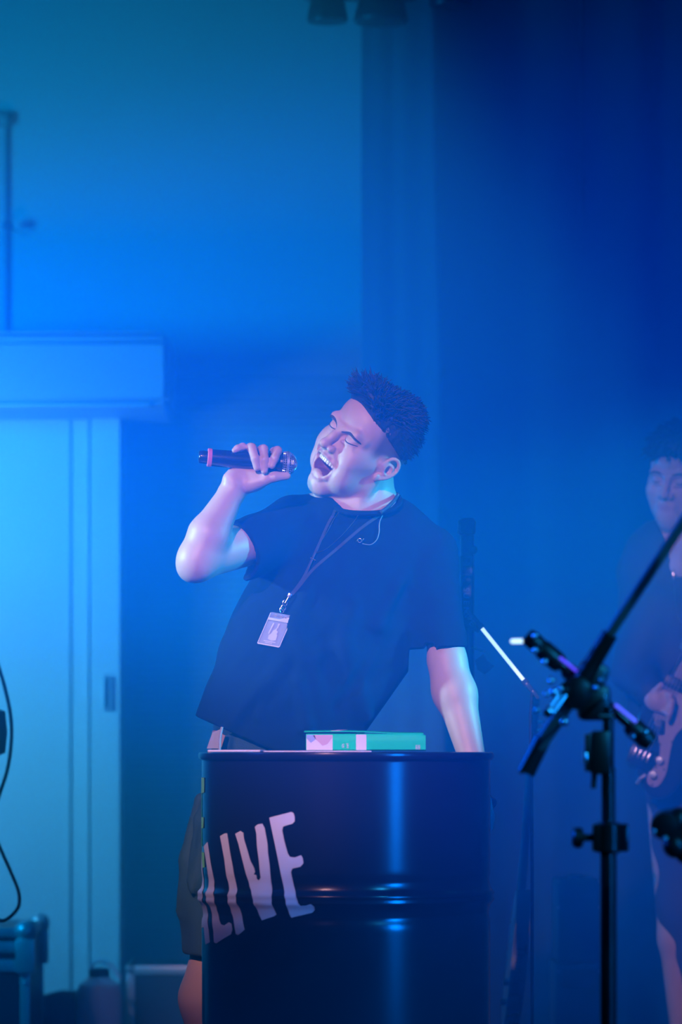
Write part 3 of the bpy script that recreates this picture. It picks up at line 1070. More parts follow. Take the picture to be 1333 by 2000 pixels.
# ---------------------------------------------------------------- slim stand with light tube, right of the singer
LD = 9.0
xs_ = W(913, 0, LD + 0.05).x
ls = empty('equipment_stand', (xs_, LD + 0.05, 0), 'dim slim equipment stand with sideways lettering and small label, right of the singer', 'stand')
MB().tube([(xs_, LD + 0.05, 0.02), (xs_, LD + 0.05, W(0, 1010, LD).z)], 0.016, 16).obj('pole', m_blackmetal, ls)
for k in range(3):
    a = math.radians(30 + 120 * k)
    MB().tube([(xs_, LD + 0.05, 0.2), (xs_ + 0.28 * math.cos(a), LD + 0.05 + 0.28 * math.sin(a), 0.012)], 0.009, 8).obj('leg', m_blackmetal, ls)
m_dim = mat('dim grey print', (0.10, 0.14, 0.2), 0.6)
m_navy = mat('navy webbing', (0.025, 0.03, 0.05), 0.8)
MB().box(W(912, 1030, LD + 0.01), (0.04, 0.03, 0.035), bev=0.006).box(W(902, 1030, LD - 0.01), (0.006, 0.01, 0.022), bev=0.001).box(W(926, 1031, LD - 0.01), (0.006, 0.01, 0.022), bev=0.001).obj('top_bracket', m_black, ls)
MB().lathe([(0.0095, 0), (0.0095, 0.006), (0.007, 0.009)], W(925, 1074, LD - 0.01), (0, -1, 0), 24).obj('green_button', mat('dim green button', (0.03, 0.16, 0.10), 0.5), ls)
cl = W(911.5, 1105, LD)
MB().box(cl, (0.027, 0.006, 0.044), bev=0.002).obj('label_plate', mat('label card', (0.07, 0.12, 0.18), 0.6), ls)
MB().box((cl.x, cl.y - 0.004, cl.z + 0.013), (0.018, 0.001, 0.010)).box((cl.x, cl.y - 0.004, cl.z - 0.009), (0.017, 0.001, 0.018), bev=0.0004).obj('label_print', m_navy, ls)
# webbing strap with letters, bending right at its lower end
sp_ = [W(912, 1130, LD), W(912, 1160, LD), W(912, 1190, LD), W(915, 1210, LD), W(924, 1222, LD), W(938, 1228, LD)]
vs, fs = [], []
for i, p in enumerate(sp_):
    t = (sp_[min(i + 1, 5)] - sp_[max(i - 1, 0)]).normalized()
    nn = Vector((t.z, 0, -t.x)) * 0.010
    for (s, yy) in ((-1, 0), (1, 0), (1, 0.002), (-1, 0.002)):
        vs.append(p + nn * s + Vector((0, yy, 0)))
for i in range(5):
    for k in range(4):
        a, b_ = i * 4 + k, i * 4 + (k + 1) % 4
        fs.append((a, b_, b_ + 4, a + 4))
MB().add(vs, fs).obj('strap', m_navy, ls, smooth=False)
for ch, p, ang in (('S', (911, 1151), 0), ('U', (911, 1163), 0), ('E', (911, 1177), 0), ('N', (910.5, 1192), 0), ('V', (912, 1204), 0.35), ('E', (922, 1217), 0.8)):
    q = W(p[0], p[1], LD)
    textobj('strap_letter', ch, (q.x, q.y - 0.001, q.z), 0.0185, (math.sin(ang), 0, -math.cos(ang)), (math.cos(ang), 0, math.sin(ang)), mat('blue strap print', (0.10, 0.28, 0.5) if ch != 'N' else (0.1, 0.28, 0.5), 0.6), ls)
fl = W(945, 1293, LD)
pts = []
for (a, c) in ((928, 1290), (945, 1277), (952, 1290), (966, 1301), (948, 1317), (933, 1308)):
    pts.append(W(a, c, LD - 0.003 * ((a - 928) % 17) / 17))
MB().prism(pts, (0, 1, 0), 0.003).obj('fabric_tag', mat('slate fabric', (0.06, 0.09, 0.14), 0.8), ls, smooth=False)
MB().ball(W(946, 1272, LD), 0.0025, 8, 6).tube([W(946, 1272, LD), (xs_, LD + 0.05, W(0, 1262, LD).z)], 0.0015, 6).obj('tag_hook', m_chrome, ls)
LT = 8.9
t0, t1 = W(941, 1226, LT), W(1024, 1329, LT)
lt = empty('light_tube', t0, 'thin lit white tube slanting between two dark clamps, right of the singer', 'light tube')
MB().tube([t0, t1], 0.0042, 16).obj('tube', m_tube, lt)
dv = (t1 - t0).normalized()
for (c, s) in ((t0, -1), (t1, 1)):
    b = MB()
    b.tube([c - dv * s * 0.002, c + dv * s * 0.012], 0.008, 14)
    b.box(c + dv * s * 0.018, (0.022, 0.018, 0.010), Matrix.Rotation(0.9, 3, 'Y'), bev=0.002)
    b.tube([c + dv * s * 0.014, c + dv * s * 0.038], 0.006, 12)
    b.box(c + dv * s * 0.040, (0.024, 0.014, 0.008), Matrix.Rotation(0.9, 3, 'Y'), bev=0.002)
    b.obj('tube_clamp', mat('smoky clear plastic', (0.05, 0.07, 0.11), 0.25), lt)
MB().tube([t1 + dv * 0.03, W(1037, 1400, LT), W(1040, 1700, LT), (W(1040, 0, LT).x, LT, 0.02)], 0.004, 10).lathe([(0.09, 0), (0.09, 0.01), (0.01, 0.02)], (W(1040, 0, LT).x, LT, 0), n=24).obj('thin_rod', m_blackmetal, lt)
MB().tube([t0 - dv * 0.03, (xs_, LD + 0.03, (t0 - dv * 0.03).z)], 0.004, 8).obj('link_arm', m_blackmetal, lt)

# ---------------------------------------------------------------- guitar seen edge-on, right of the drum
GD = 9.7
gt = empty('edge_on_guitar', (W(1005, 0, GD).x, GD, 0), 'electric guitar standing on a stand and seen edge-on, right of the drum', 'guitar')
m_gside = mat('grey blue guitar side', (0.10, 0.15, 0.19), 0.4, noise=0.1, nscale=12)
m_neck = mat('pale neck wood', (0.10, 0.16, 0.2), 0.5, noise=0.1, nscale=20)


def gp(u, off, dy=0):
    """u 0 at body bottom .. 1 at headstock top; off sideways px"""
    x = np.interp(u, [0, 0.44, 1], [996, 1024, 1046])
    y = np.interp(u, [0, 0.44, 1], [2010, 1738, 1382])
    return W(x + off, y, GD) + Vector((0, dy, 0))


# body: outline lies in the plane of depth, thickness runs across the picture
prof = []
NB = 40
for i in range(NB):
    a = 2 * math.pi * i / NB
    v = -math.cos(a)
    w = 0.16 * math.sin(a) * (1.0 - 0.22 * math.exp(-((v - 0.1) / 0.28) ** 2))
    prof.append((0.22 + 0.22 * v, w))
bm = bmesh.new()
A, B = [], []
for (u, w) in prof:
    A.append(bm.verts.new(gp(u, -15 - 0, w)))
    B.append(bm.verts.new(gp(u, 15 + 0, w)))
bm.faces.new(A)
bm.faces.new(B[::-1])
for k in range(NB):
    bm.faces.new((A[k], A[(k + 1) % NB], B[(k + 1) % NB], B[k]))
bmesh.ops.recalc_face_normals(bm, faces=bm.faces)
me = bpy.data.meshes.new('body')
bm.to_mesh(me)
bm.free()
link('body', me, m_gside, gt, auto=50)
MB().tube([gp(0.40, -4, 0), gp(0.62, -3, 0), gp(0.86, -2, 0)], [0.011, 0.0105, 0.010], 14).obj('neck', m_neck, gt)
MB().box(gp(0.93, 0, 0), (0.016, 0.07, 0.17), Matrix.Rotation(0.06, 3, 'Y'), bev=0.003).obj('headstock', m_neck, gt)
for i in range(5):
    p = gp(0.88 + 0.025 * i, 7, -0.036)
    MB().tube([p, p + Vector((0.009, -0.008, 0.0))], 0.0035, 8).ball(p + Vector((0.010, -0.010, 0)), 0.0048, 8, 6).obj('tuning_peg', m_alu, gt)
for u, offx in ((0.155, -22), (0.092, -24)):
    p = gp(u, offx, -0.08)
    MB().tube([p + Vector((0.013, 0, 0)), p - Vector((0.003, 0, 0))], 0.0075, 14).obj('control_knob', m_alu, gt)
m_ink = mat('dark guitar lettering', (0.02, 0.03, 0.05), 0.5)
pc = gp(0.20, -1, -0.1645)
dirn = (gp(0.3, 0) - gp(0.1, 0)).normalized()
textobj('side_lettering', 'Thunder', (pc.x, GD - 0.166, pc.z), 0.034, -dirn, (dirn.z, 0, -dirn.x), m_ink, gt)
pc = gp(0.39, -3, 0)
MB().prism([gp(.085, -12, -.150), gp(.085, 6, -.150), gp(.12, 8, -.152), gp(.12, -11, -.152)], (0, 1, 0), 0.002).obj('pale_patch', mat('mauve patch', (0.3, 0.2, 0.25), 0.5), gt, smooth=False)
b = MB()
for (a, c) in ((-8, .057), (0, .055), (-9, .035), (-2, .034), (6, .034), (8, .060)):
    b.ball(gp(c, a, -0.13), 0.0024, 8, 6)
b.obj('jack_plate_screws', m_chrome, gt)
MB().box(gp(.046, -1, -0.118), (0.030, 0.01, 0.03), bev=0.003).obj('jack_plate', m_black, gt)
MB().tube([(W(1005, 0, GD).x - 0.09, GD - 0.1, 0.012), (W(1003, 0, GD).x, GD, 0.24), (W(1003, 0, GD).x + 0.1, GD + 0.12, 0.012)], 0.008, 8).obj('guitar_stand', m_blackmetal, gt)

# ---------------------------------------------------------------- two stacked dark cases, right
CD = 10.4
X0, X1 = W(1090, 0, CD).x, W(1173, 0, CD).x
m_case = mat('dark teal case vinyl', (0.03, 0.05, 0.06), 0.5, bump=0.2, bscale=150)
m_red = mat('dim red grille cloth', (0.12, 0.035, 0.03), 0.7)
for nm, za, zb, lab in (('upper', W(0, 1880, CD).z, W(0, 1718, CD).z, 'narrow dark equipment case with corner studs, upper one of the two right of the drum'),
                        ('lower', 0.0, W(0, 1882, CD).z, 'narrow dark equipment case with red grille, lower one of the two right of the drum')):
    t = empty('equipment_case', ((X0 + X1) / 2, CD + 0.15, za), lab, 'case')
    e = 0 if nm == 'upper' else 0.006
    MB().box(((X0 + X1) / 2 - e / 2, CD + 0.15, (za + zb) / 2), (X1 - X0 + e, 0.3, zb - za - 0.001), bev=0.006).obj('shell', m_case, t)
    zf = (zb - 0.05 if nm == 'upper' else zb - 0.03)
    MB().box(((X0 + X1) / 2, CD - 0.002, (zf + zb) / 2 - (0.0 if nm == 'upper' else 0.025)), (X1 - X0 - 0.02, 0.006, 0.045), bev=0.002).obj('front_plate', m_case if nm == 'upper' else m_red, t)
    for xx in (X0 + 0.002, X1 - 0.002):
        for zq in ((zb - 0.004, zb - 0.072) if nm == 'upper' else (zb - 0.02,)):
            MB().ball((xx, CD - 0.004, zq), 0.0022, 8, 6).obj('corner_stud', m_chrome, t)
    if nm == 'upper':
        MB().box(((X0 + X1) / 2, CD + 0.15, zb + 0.004), (0.035, 0.12, 0.01), bev=0.003).obj('handle', m_black, t)
# ---------------------------------------------------------------- people
def head(F, c, R, mouth='open', s=1.0, eyes='shut'):
    """adds a head to field F: c centre between the ears, R columns = forward, left, up"""
    R = np.array(R, dtype=float)
    c = np.array(c, dtype=float)

    def P(f, l, u):
        return c + R @ (np.array([f, l, u]) * s)

    def E(p, r, k=0.01, mode='add', RR=None):
        M = R if RR is None else R @ RR
        F.ell(P(*p), np.array(r) * s, M, k * s, mode)

    def C(a, b, r0, r1=None, k=0.01, mode='add'):
        F.cap(P(*a), P(*b), r0 * s, (r1 if r1 is not None else r0) * s, k * s, mode)

    def rotl(a):  # pitch about the left axis
        ca, sa = math.cos(a), math.sin(a)
        return np.array([[ca, 0, sa], [0, 1, 0], [-sa, 0, ca]])
    # skull
    E((-0.012, 0, 0.052), (0.093, 0.073, 0.076), 0.02)
    E((-0.030, 0, 0.020), (0.066, 0.064, 0.060), 0.02)
    E((0.040, 0, 0.060), (0.050, 0.060, 0.052), 0.02)
    E((0.030, 0, 0.000), (0.058, 0.062, 0.062), 0.02)
    E((0.012, 0, -0.022), (0.050, 0.060, 0.040), 0.02)
    # cheek bones and upper jaw
    for sd in (-1, 1):
        E((0.058, sd * 0.045, -0.006), (0.026, 0.019, 0.020), 0.022)
        C((0.062, sd * 0.044, -0.010), (0.024, sd * 0.061, -0.008), 0.012, 0.010, 0.022)
    E((0.066, 0, -0.022), (0.036, 0.034, 0.030), 0.018)
    op = 1.0 if mouth == 'open' else 0.0
    ch = (0.076 - 0.004 * op, -0.088 - 0.018 * op)
    for sd in (-1, 1):
        C((0.000, sd * 0.058, -0.026), (0.006, sd * 0.055, -0.058), 0.014, 0.013, 0.02)
        C((0.006, sd * 0.055, -0.060), (ch[0] - 0.008, sd * 0.016, ch[1] + 0.004), 0.014, 0.013, 0.02)
        # cheek flesh down to the jaw
        E((0.036, sd * 0.041, -0.038), (0.040, 0.021, 0.034), 0.024)
    E((0.042, 0, -0.060 - 0.012 * op), (0.044, 0.040, 0.026), 0.024)
    E((ch[0], 0, ch[1]), (0.018, 0.023, 0.018), 0.016)
    E((ch[0] + 0.004, 0, ch[1] + 0.004), (0.013, 0.017, 0.013), 0.010)
    E((ch[0] + 0.002, 0, ch[1] + 0.013), (0.014, 0.024, 0.013), 0.012)
    # brow ridge, drawn together
    for sd in (-1, 1):
        C((0.0915, sd * 0.010, 0.036), (0.084, sd * 0.040, 0.040), 0.0075, 0.0065, 0.010)
        C((0.084, sd * 0.040, 0.040), (0.066, sd * 0.0505, 0.034), 0.0065, 0.004, 0.020)
        E((0.0975, sd * 0.031, 0.0225), (0.015, 0.0165, 0.0105), 0.012, 'sub')
        E((0.0755, sd * 0.031, 0.0215), (0.0165, 0.0160, 0.0125), 0.004)
        C((0.0905, sd * 0.018, 0.0120), (0.080, sd * 0.044, 0.0110), 0.0030, 0.0030, 0.006)
        C((0.1010, sd * 0.0040, 0.038), (0.0995, sd * 0.0065, 0.050), 0.0022, 0.0012, 0.004, 'sub')
        C((0.0960, sd * 0.0170, 0.0070), (0.084, sd * 0.0400, 0.0035), 0.0018, 0.0014, 0.005, 'sub')
    # nose
    C((0.090, 0, 0.034), (0.103, 0, 0.012), 0.0075, 0.0080, 0.010)
    C((0.103, 0, 0.012), (0.114, 0, -0.006), 0.0080, 0.0095, 0.008)
    E((0.116, 0, -0.010), (0.0115, 0.0105, 0.0095), 0.006)
    for sd in (-1, 1):
        E((0.103, sd * 0.0150, -0.0135), (0.0110, 0.0068, 0.0080), 0.005)
        E((0.108, sd * 0.0072, -0.0215), (0.0062, 0.0038, 0.0050), 0.002, 'sub')
    C((0.100, 0, -0.016), (0.098, 0, -0.026), 0.008, 0.010, 0.008)
    if mouth == 'open':
        # raised cheeks beside the nose, folds to the mouth corners
        for sd in (-1, 1):
            C((0.074, sd * 0.034, 0.000), (0.070, sd * 0.043, -0.026), 0.013, 0.013, 0.012)
            C((0.070, sd * 0.044, -0.026), (0.058, sd * 0.044, -0.058), 0.012, 0.011, 0.020)
            E((0.046, sd * 0.040, -0.062), (0.034, 0.018, 0.026), 0.024)
            C((0.094, sd * 0.0215, -0.010), (0.086, sd * 0.0335, -0.034), 0.0022, 0.0030, 0.006, 'sub')
            C((0.086, sd * 0.0335, -0.034), (0.076, sd * 0.0375, -0.060), 0.0030, 0.0020, 0.006, 'sub')
        # lips around the opening
        up = [(0.0985, 0, -0.0335), (0.0955, 0.012, -0.0350), (0.0885, 0.023, -0.0400), (0.0790, 0.0325, -0.0490)]
        lo = [(0.0885, 0, -0.0860), (0.0875, 0.012, -0.0840), (0.0835, 0.023, -0.0745), (0.0790, 0.0325, -0.0500)]
        for sd in (-1, 1):
            for L, r in ((up, 0.0058), (lo, 0.0060)):
                for a, b in zip(L[:-1], L[1:]):
                    C((a[0], sd * a[1], a[2]), (b[0], sd * b[1], b[2]), r * 0.86, r * 0.86, 0.006)
        # the opening itself
        E((0.090, 0, -0.0585), (0.032, 0.0255, 0.0225), 0.003, 'sub')
        E((0.090, 0, -0.0480), (0.030, 0.0300, 0.0110), 0.004, 'sub')
        E((0.074, 0, -0.077), (0.022, 0.017, 0.009), 0.006)          # tongue
    else:
        C((0.098, -0.020, -0.040), (0.098, 0.020, -0.040), 0.004, 0.004, 0.010)
        E((0.098, 0, -0.037), (0.008, 0.022, 0.005), 0.004)
        E((0.096, 0, -0.049), (0.008, 0.019, 0.006), 0.004)
        C((0.108, -0.023, -0.0425), (0.108, 0.023, -0.0425), 0.0015, 0.0015, 0.004, 'sub')
        E((0.086, 0, -0.062), (0.02, 0.03, 0.02), 0.02)
    # ears
    for sd in (-1, 1):
        ax = np.array([[0.94, 0.0, -0.34], [0, 1, 0], [0.34, 0, 0.94]])   # leans back
        yaw = 0.42 * sd

        def ep(a, b, d):  # a forward, b up, d outward in the ear's own plane
            v = np.array([a * math.cos(yaw) , a * -math.sin(yaw) + sd * d, b])
            v = np.array([v[0] * 0.92 - v[2] * 0.39, v[1], v[2] * 0.92 + v[0] * 0.39])
            return (-0.001 + v[0], sd * 0.0735 + v[1], -0.001 + v[2])
        ring = [(0.012, 0.002), (0.013, 0.014), (0.008, 0.026), (-0.003, 0.032), (-0.014, 0.028), (-0.020, 0.016), (-0.020, 0.002), (-0.014, -0.012), (-0.005, -0.022)]
        C(ep(0.008, 0.004, 0.000), ep(-0.006, 0.0, 0.002), 0.014, 0.014, 0.010)
        C(ep(0.006, 0.010, 0.004), ep(-0.010, 0.012, 0.006), 0.0070, 0.0065, 0.004)
        C(ep(-0.008, 0.010, 0.006), ep(-0.004, -0.014, 0.006), 0.0062, 0.0055, 0.004)
        ring = [(float(np.interp(q, range(9), [t[0] for t in ring])), float(np.interp(q, range(9), [t[1] for t in ring]))) for q in np.arange(0, 8.01, 0.5)]
        ring = ring[:1] + [((a[0] + 2 * b[0] + c_[0]) / 4, (a[1] + 2 * b[1] + c_[1]) / 4) for a, b, c_ in zip(ring, ring[1:], ring[2:])] + ring[-1:]
        for i in range(len(ring) - 1):
            C(ep(*ring[i], 0.009), ep(*ring[i + 1], 0.009), 0.0036, 0.0036, 0.003)
        E(ep(0.002, -0.026, 0.008), (0.0085, 0.0045, 0.0095), 0.004)
        E(ep(-0.002, 0.002, 0.013), (0.0075, 0.008, 0.0095), 0.003, 'sub')
        C(ep(-0.004, 0.022, 0.012), ep(-0.014, 0.014, 0.012), 0.0035, 0.0035, 0.002, 'sub')
        E(ep(0.0105, 0.000, 0.008), (0.0045, 0.0035, 0.0055), 0.003)
    return P


def v3(p):
    return np.array([p[0], p[1], p[2]], dtype=float)


SD = 8.45
HR = np.array([[-0.697, 0.535, 0.477], [-0.707, -0.624, -0.333], [0.120, -0.569, 0.813]])
HR /= np.linalg.norm(HR, axis=0)[None, :]
HC = v3(W(713, 877, SD))


def body_singer():
    F = Field([(-0.42, -0.36, 0.006), (-0.36, -0.09, 0.0022), (-0.09, 0.20, 0.0016), (0.20, 0.42, 0.004)],
              [(8.02, 8.20, 0.004), (8.20, 8.56, 0.0020), (8.56, 8.78, 0.006)],
              [(-0.005, 0.80, 0.009), (0.80, 1.20, 0.004), (1.20, 1.70, 0.0018)])
    P = head(F, HC, HR)
    p = lambda a, b, d: v3(W(a, b, d))
    # neck and its cords
    F.cap(P(-0.030, 0, -0.030), p(718, 1010, 8.51), 0.053, 0.060, 0.010)
    F.cap(P(-0.006, 0.060, -0.022), p(698, 990, 8.44), 0.012, 0.010, 0.016)
    F.cap(P(0.012, 0.0, -0.070), p(697, 995, 8.46), 0.016, 0.022, 0.016)
    F.ell(p(708, 1022, 8.475), (0.070, 0.044, 0.038), k=0.02)
    F.cap(p(712, 1000, 8.50), p(800, 1045, 8.50), 0.050, 0.045, 0.03)
    F.cap(p(705, 1000, 8.50), p(610, 1010, 8.49), 0.050, 0.048, 0.03)
    # trunk
    fl = (np.array([0, 1, 0]), 0.62)
    F.cap(p(690, 1080, 8.5), p(635, 1240, 8.5), 0.135, 0.14, 0.04, flat=fl)
    F.cap(p(635, 1240, 8.5), p(560, 1420, 8.5), 0.13, 0.14, 0.04, flat=fl)
    F.cap(p(520, 1440, 8.5), p(600, 1440, 8.5), 0.10, 0.10, 0.04, flat=(np.array([0, 1, 0]), 0.8))
    # subject's right arm: shoulder, elbow towards us, forearm up
    sh, el, wr = p(565, 1035, 8.47), p(388, 1092, 8.28), p(455, 958, 8.31)
    F.cap(sh, el, 0.050, 0.043, 0.02)
    F.cap(p(385, 1098, 8.28), p(408, 1045, 8.28), 0.038, 0.0415, 0.02)
    F.cap(p(408, 1045, 8.28), wr, 0.0415, 0.0255, 0.015)
    F.cap(p(372, 1112, 8.285), p(392, 1090, 8.29), 0.021, 0.035, 0.02)
    # subject's left arm, straight down to the raised knee
    F.cap(p(835, 1095, 8.50), p(866, 1235, 8.462), 0.046, 0.0360, 0.02)
    F.cap(p(866, 1235, 8.462), p(874, 1290, 8.444), 0.0370, 0.0385, 0.02)
    F.ell(p(876, 1340, 8.43), (0.034, 0.034, 0.045), k=0.02)
    F.cap(p(874, 1290, 8.44), p(891, 1356, 8.42), 0.0385, 0.0420, 0.02)
    F.cap(p(891, 1356, 8.42), p(928, 1500, 8.36), 0.0425, 0.026, 0.02)
    F.ell(p(926, 1535, 8.345), (0.032, 0.018, 0.045), k=0.012)
    for i, dx in enumerate((-0.027, -0.009, 0.009, 0.026)):
        a = p(928, 1560, 8.335) + np.array([dx, 0, 0])
        b = a + np.array([dx * 0.25, -0.012, -0.036])
        F.cap(a, b, 0.009, 0.0085, 0.004)
        F.cap(b, b + np.array([0, 0.010, -0.024]), 0.0085, 0.0075, 0.002)
    F.cap(p(912, 1530, 8.335), p(894, 1560, 8.31), 0.011, 0.009, 0.006)
    # legs
    F.cap(p(500, 1450, 8.50), p(440, 1840, 8.47), 0.088, 0.055, 0.03)
    F.cap(p(432, 1840, 8.47), p(406, 1950, 8.50), 0.057, 0.060, 0.02)
    F.cap(p(406, 1950, 8.50), p(428, 2200, 8.53), 0.058, 0.036, 0.02)
    F.cap(p(600, 1500, 8.50), p(890, 1590, 8.37), 0.080, 0.058, 0.03)
    F.cap(p(890, 1590, 8.37), p(850, 1700, 8.40), 0.055, 0.056, 0.02)
    F.cap(p(850, 1700, 8.40), p(800, 1965, 8.44), 0.056, 0.036, 0.02)
    # hand on the microphone
    mz = MICZ
    F.cap(wr, mz(0.078, -0.050, 0.005), 0.0255, 0.021, 0.014)
    F.cap(mz(0.066, -0.040, 0.002), mz(0.078, -0.022, 0.012), 0.015, 0.012, 0.012)
    F.ell(mz(0.105, -0.036, 0.014), (0.036, 0.017, 0.030), k=0.014)
    F.cap(mz(0.080, -0.036, 0.010), mz(0.090, -0.012, 0.022), 0.017, 0.013, 0.012)
    F.cap(mz(0.095, -0.040, 0.010), mz(0.142, -0.018, 0.020), 0.018, 0.013, 0.012)
    F.ell(mz(0.118, -0.038, 0.004), (0.028, 0.017, 0.020), k=0.012)
    fingers = [
        # along mic axis: knuckle, top joint, front joint, tip;  (along, up, toward us negative depth)
        [(0.146, -0.006, 0.030), (0.155, 0.0235, 0.012), (0.1590, 0.0240, -0.014), (0.1530, 0.006, -0.0300), (0.1485, -0.008, -0.0300)],
        [(0.127, -0.006, 0.031), (0.129, 0.0260, 0.010), (0.1300, 0.0250, -0.014), (0.1325, 0.002, -0.0295), (0.1340, -0.020, -0.0270)],
        [(0.108, -0.006, 0.031), (0.105, 0.0280, 0.010), (0.1055, 0.0260, -0.012), (0.1130, 0.003, -0.0290), (0.1180, -0.015, -0.0275)],
        [(0.092, -0.006, 0.028), (0.092, 0.0240, 0.010), (0.0870, 0.0275, -0.004), (0.0760, 0.0225, -0.012), (0.0700, 0.0180, -0.013)],
    ]
    rad = [(0.0100, 0.0098, 0.0096, 0.0088, 0.0078)] * 3 + [(0.0088, 0.0082, 0.0080, 0.0072, 0.0060)]
    for L, r in zip(fingers, rad):
        for i in range(len(L) - 1):
            F.cap(mz(*L[i]), mz(*L[i + 1]), r[i], r[i + 1], 0.0035 if i else 0.006)
    # thumb along the underside towards the grille
    F.cap(mz(0.108, -0.050, -0.002), mz(0.138, -0.0370, -0.010), 0.0150, 0.0120, 0.010)
    F.cap(mz(0.138, -0.0370, -0.010), mz(0.158, -0.0300, -0.014), 0.0115, 0.0105, 0.005)
    F.cap(mz(0.158, -0.0300, -0.014), mz(0.183, -0.0265, -0.012), 0.0108, 0.0080, 0.004)
    return F, P


# microphone axis: tail at left, grille at right
MD = 8.30
M0 = v3(W(388, 892, MD - 0.01))
M1 = v3(W(580, 907, MD + 0.01))
MX = (M1 - M0) / np.linalg.norm(M1 - M0)
MU = np.array([0, 0, 1.0]) - MX * MX[2]
MU /= np.linalg.norm(MU)
MN = np.cross(MU, MX)
if MN[1] < 0:
    MN = -MN


def MICZ(a, up, dep):
    return M0 + MX * (a + 0.003) + MU * up + MN * dep


FB, HP = body_singer()
me = FB.mesh('body', 1)
m_skin = mat('skin', (0.6, 0.4, 0.33), 0.48, vcol=True, bump=0.04, bscale=260)


def skin_col(V, c=HC, R=HR, opened=True):
    L = (V - c) @ R
    base = np.tile(np.array([0.55, 0.36, 0.29]), (len(V), 1))

    def blend(m, colr):
        nonlocal base
        m = np.clip(m, 0, 1)[:, None]
        base = base * (1 - m) + np.array(colr) * m
    f, l, u = L[:, 0], L[:, 1], L[:, 2]
    near = (np.abs(f) < 0.14) & (np.abs(l) < 0.1) & (np.abs(u) < 0.15)
    # lips
    d = np.sqrt(((np.abs(l)) / 0.034) ** 2 + ((u + 0.058) / 0.030) ** 2)
    if not opened:
        blend((1.6 - np.sqrt((l / 0.020) ** 2 + ((u + 0.043) / 0.008) ** 2)) * near * (f > 0.09), (0.42, 0.18, 0.17))
    blend((1 - np.abs(d - 0.98) / 0.12) * near * (f > 0.072) * opened, (0.42, 0.17, 0.16))
    inside = near * (f > 0.04) * (f < 0.088) * (np.abs(l) < 0.026) * (np.abs(u + 0.056) < 0.022)
    blend(inside * 1.0 * opened, (0.22, 0.06, 0.06))
    # stubble on the clipped sides of the head
    st = near * np.clip((0.050 - f) / 0.018, 0, 1) * np.clip((u + 0.002 + 0.5 * np.clip(-f - 0.02, 0, 1) * 1.0) / 0.03, 0, 1) * (np.abs(l) < 0.078)
    blend(st * 0.82, (0.10, 0.075, 0.06))
    n = np.sin(V[:, 0] * 90) * np.sin(V[:, 1] * 80) * np.sin(V[:, 2] * 85)
    return base * (1 + 0.04 * n[:, None])


paint(me, FB.V, skin_col)
SROOT = v3(W(560, 0, SD))
singer = empty('person', (SROOT[0], SROOT[1], 0), 'person in a dark loose t-shirt singing with head tilted back, microphone raised in one hand', 'person')
body = link('body', me, m_skin, singer)
BVB = BVHTree.FromObject(body, bpy.context.evaluated_depsgraph_get())


def to_local(o, p):
    return Vector(p) - ORG[o.name]


def hit(bvh_o, px, py, org, dflt=8.4):
    """first point of a surface behind a pixel (used to lay small things on cloth)"""
    o = Vector((0, 0, CAMZ)) - org
    d = (W(px, py, 10.0) - Vector((0, 0, CAMZ))).normalized()
    r = bvh_o.ray_cast(o, d)
    if r[0] is None:
        return W(px, py, dflt), Vector((0, -1, 0))
    return r[0] + org, r[1]


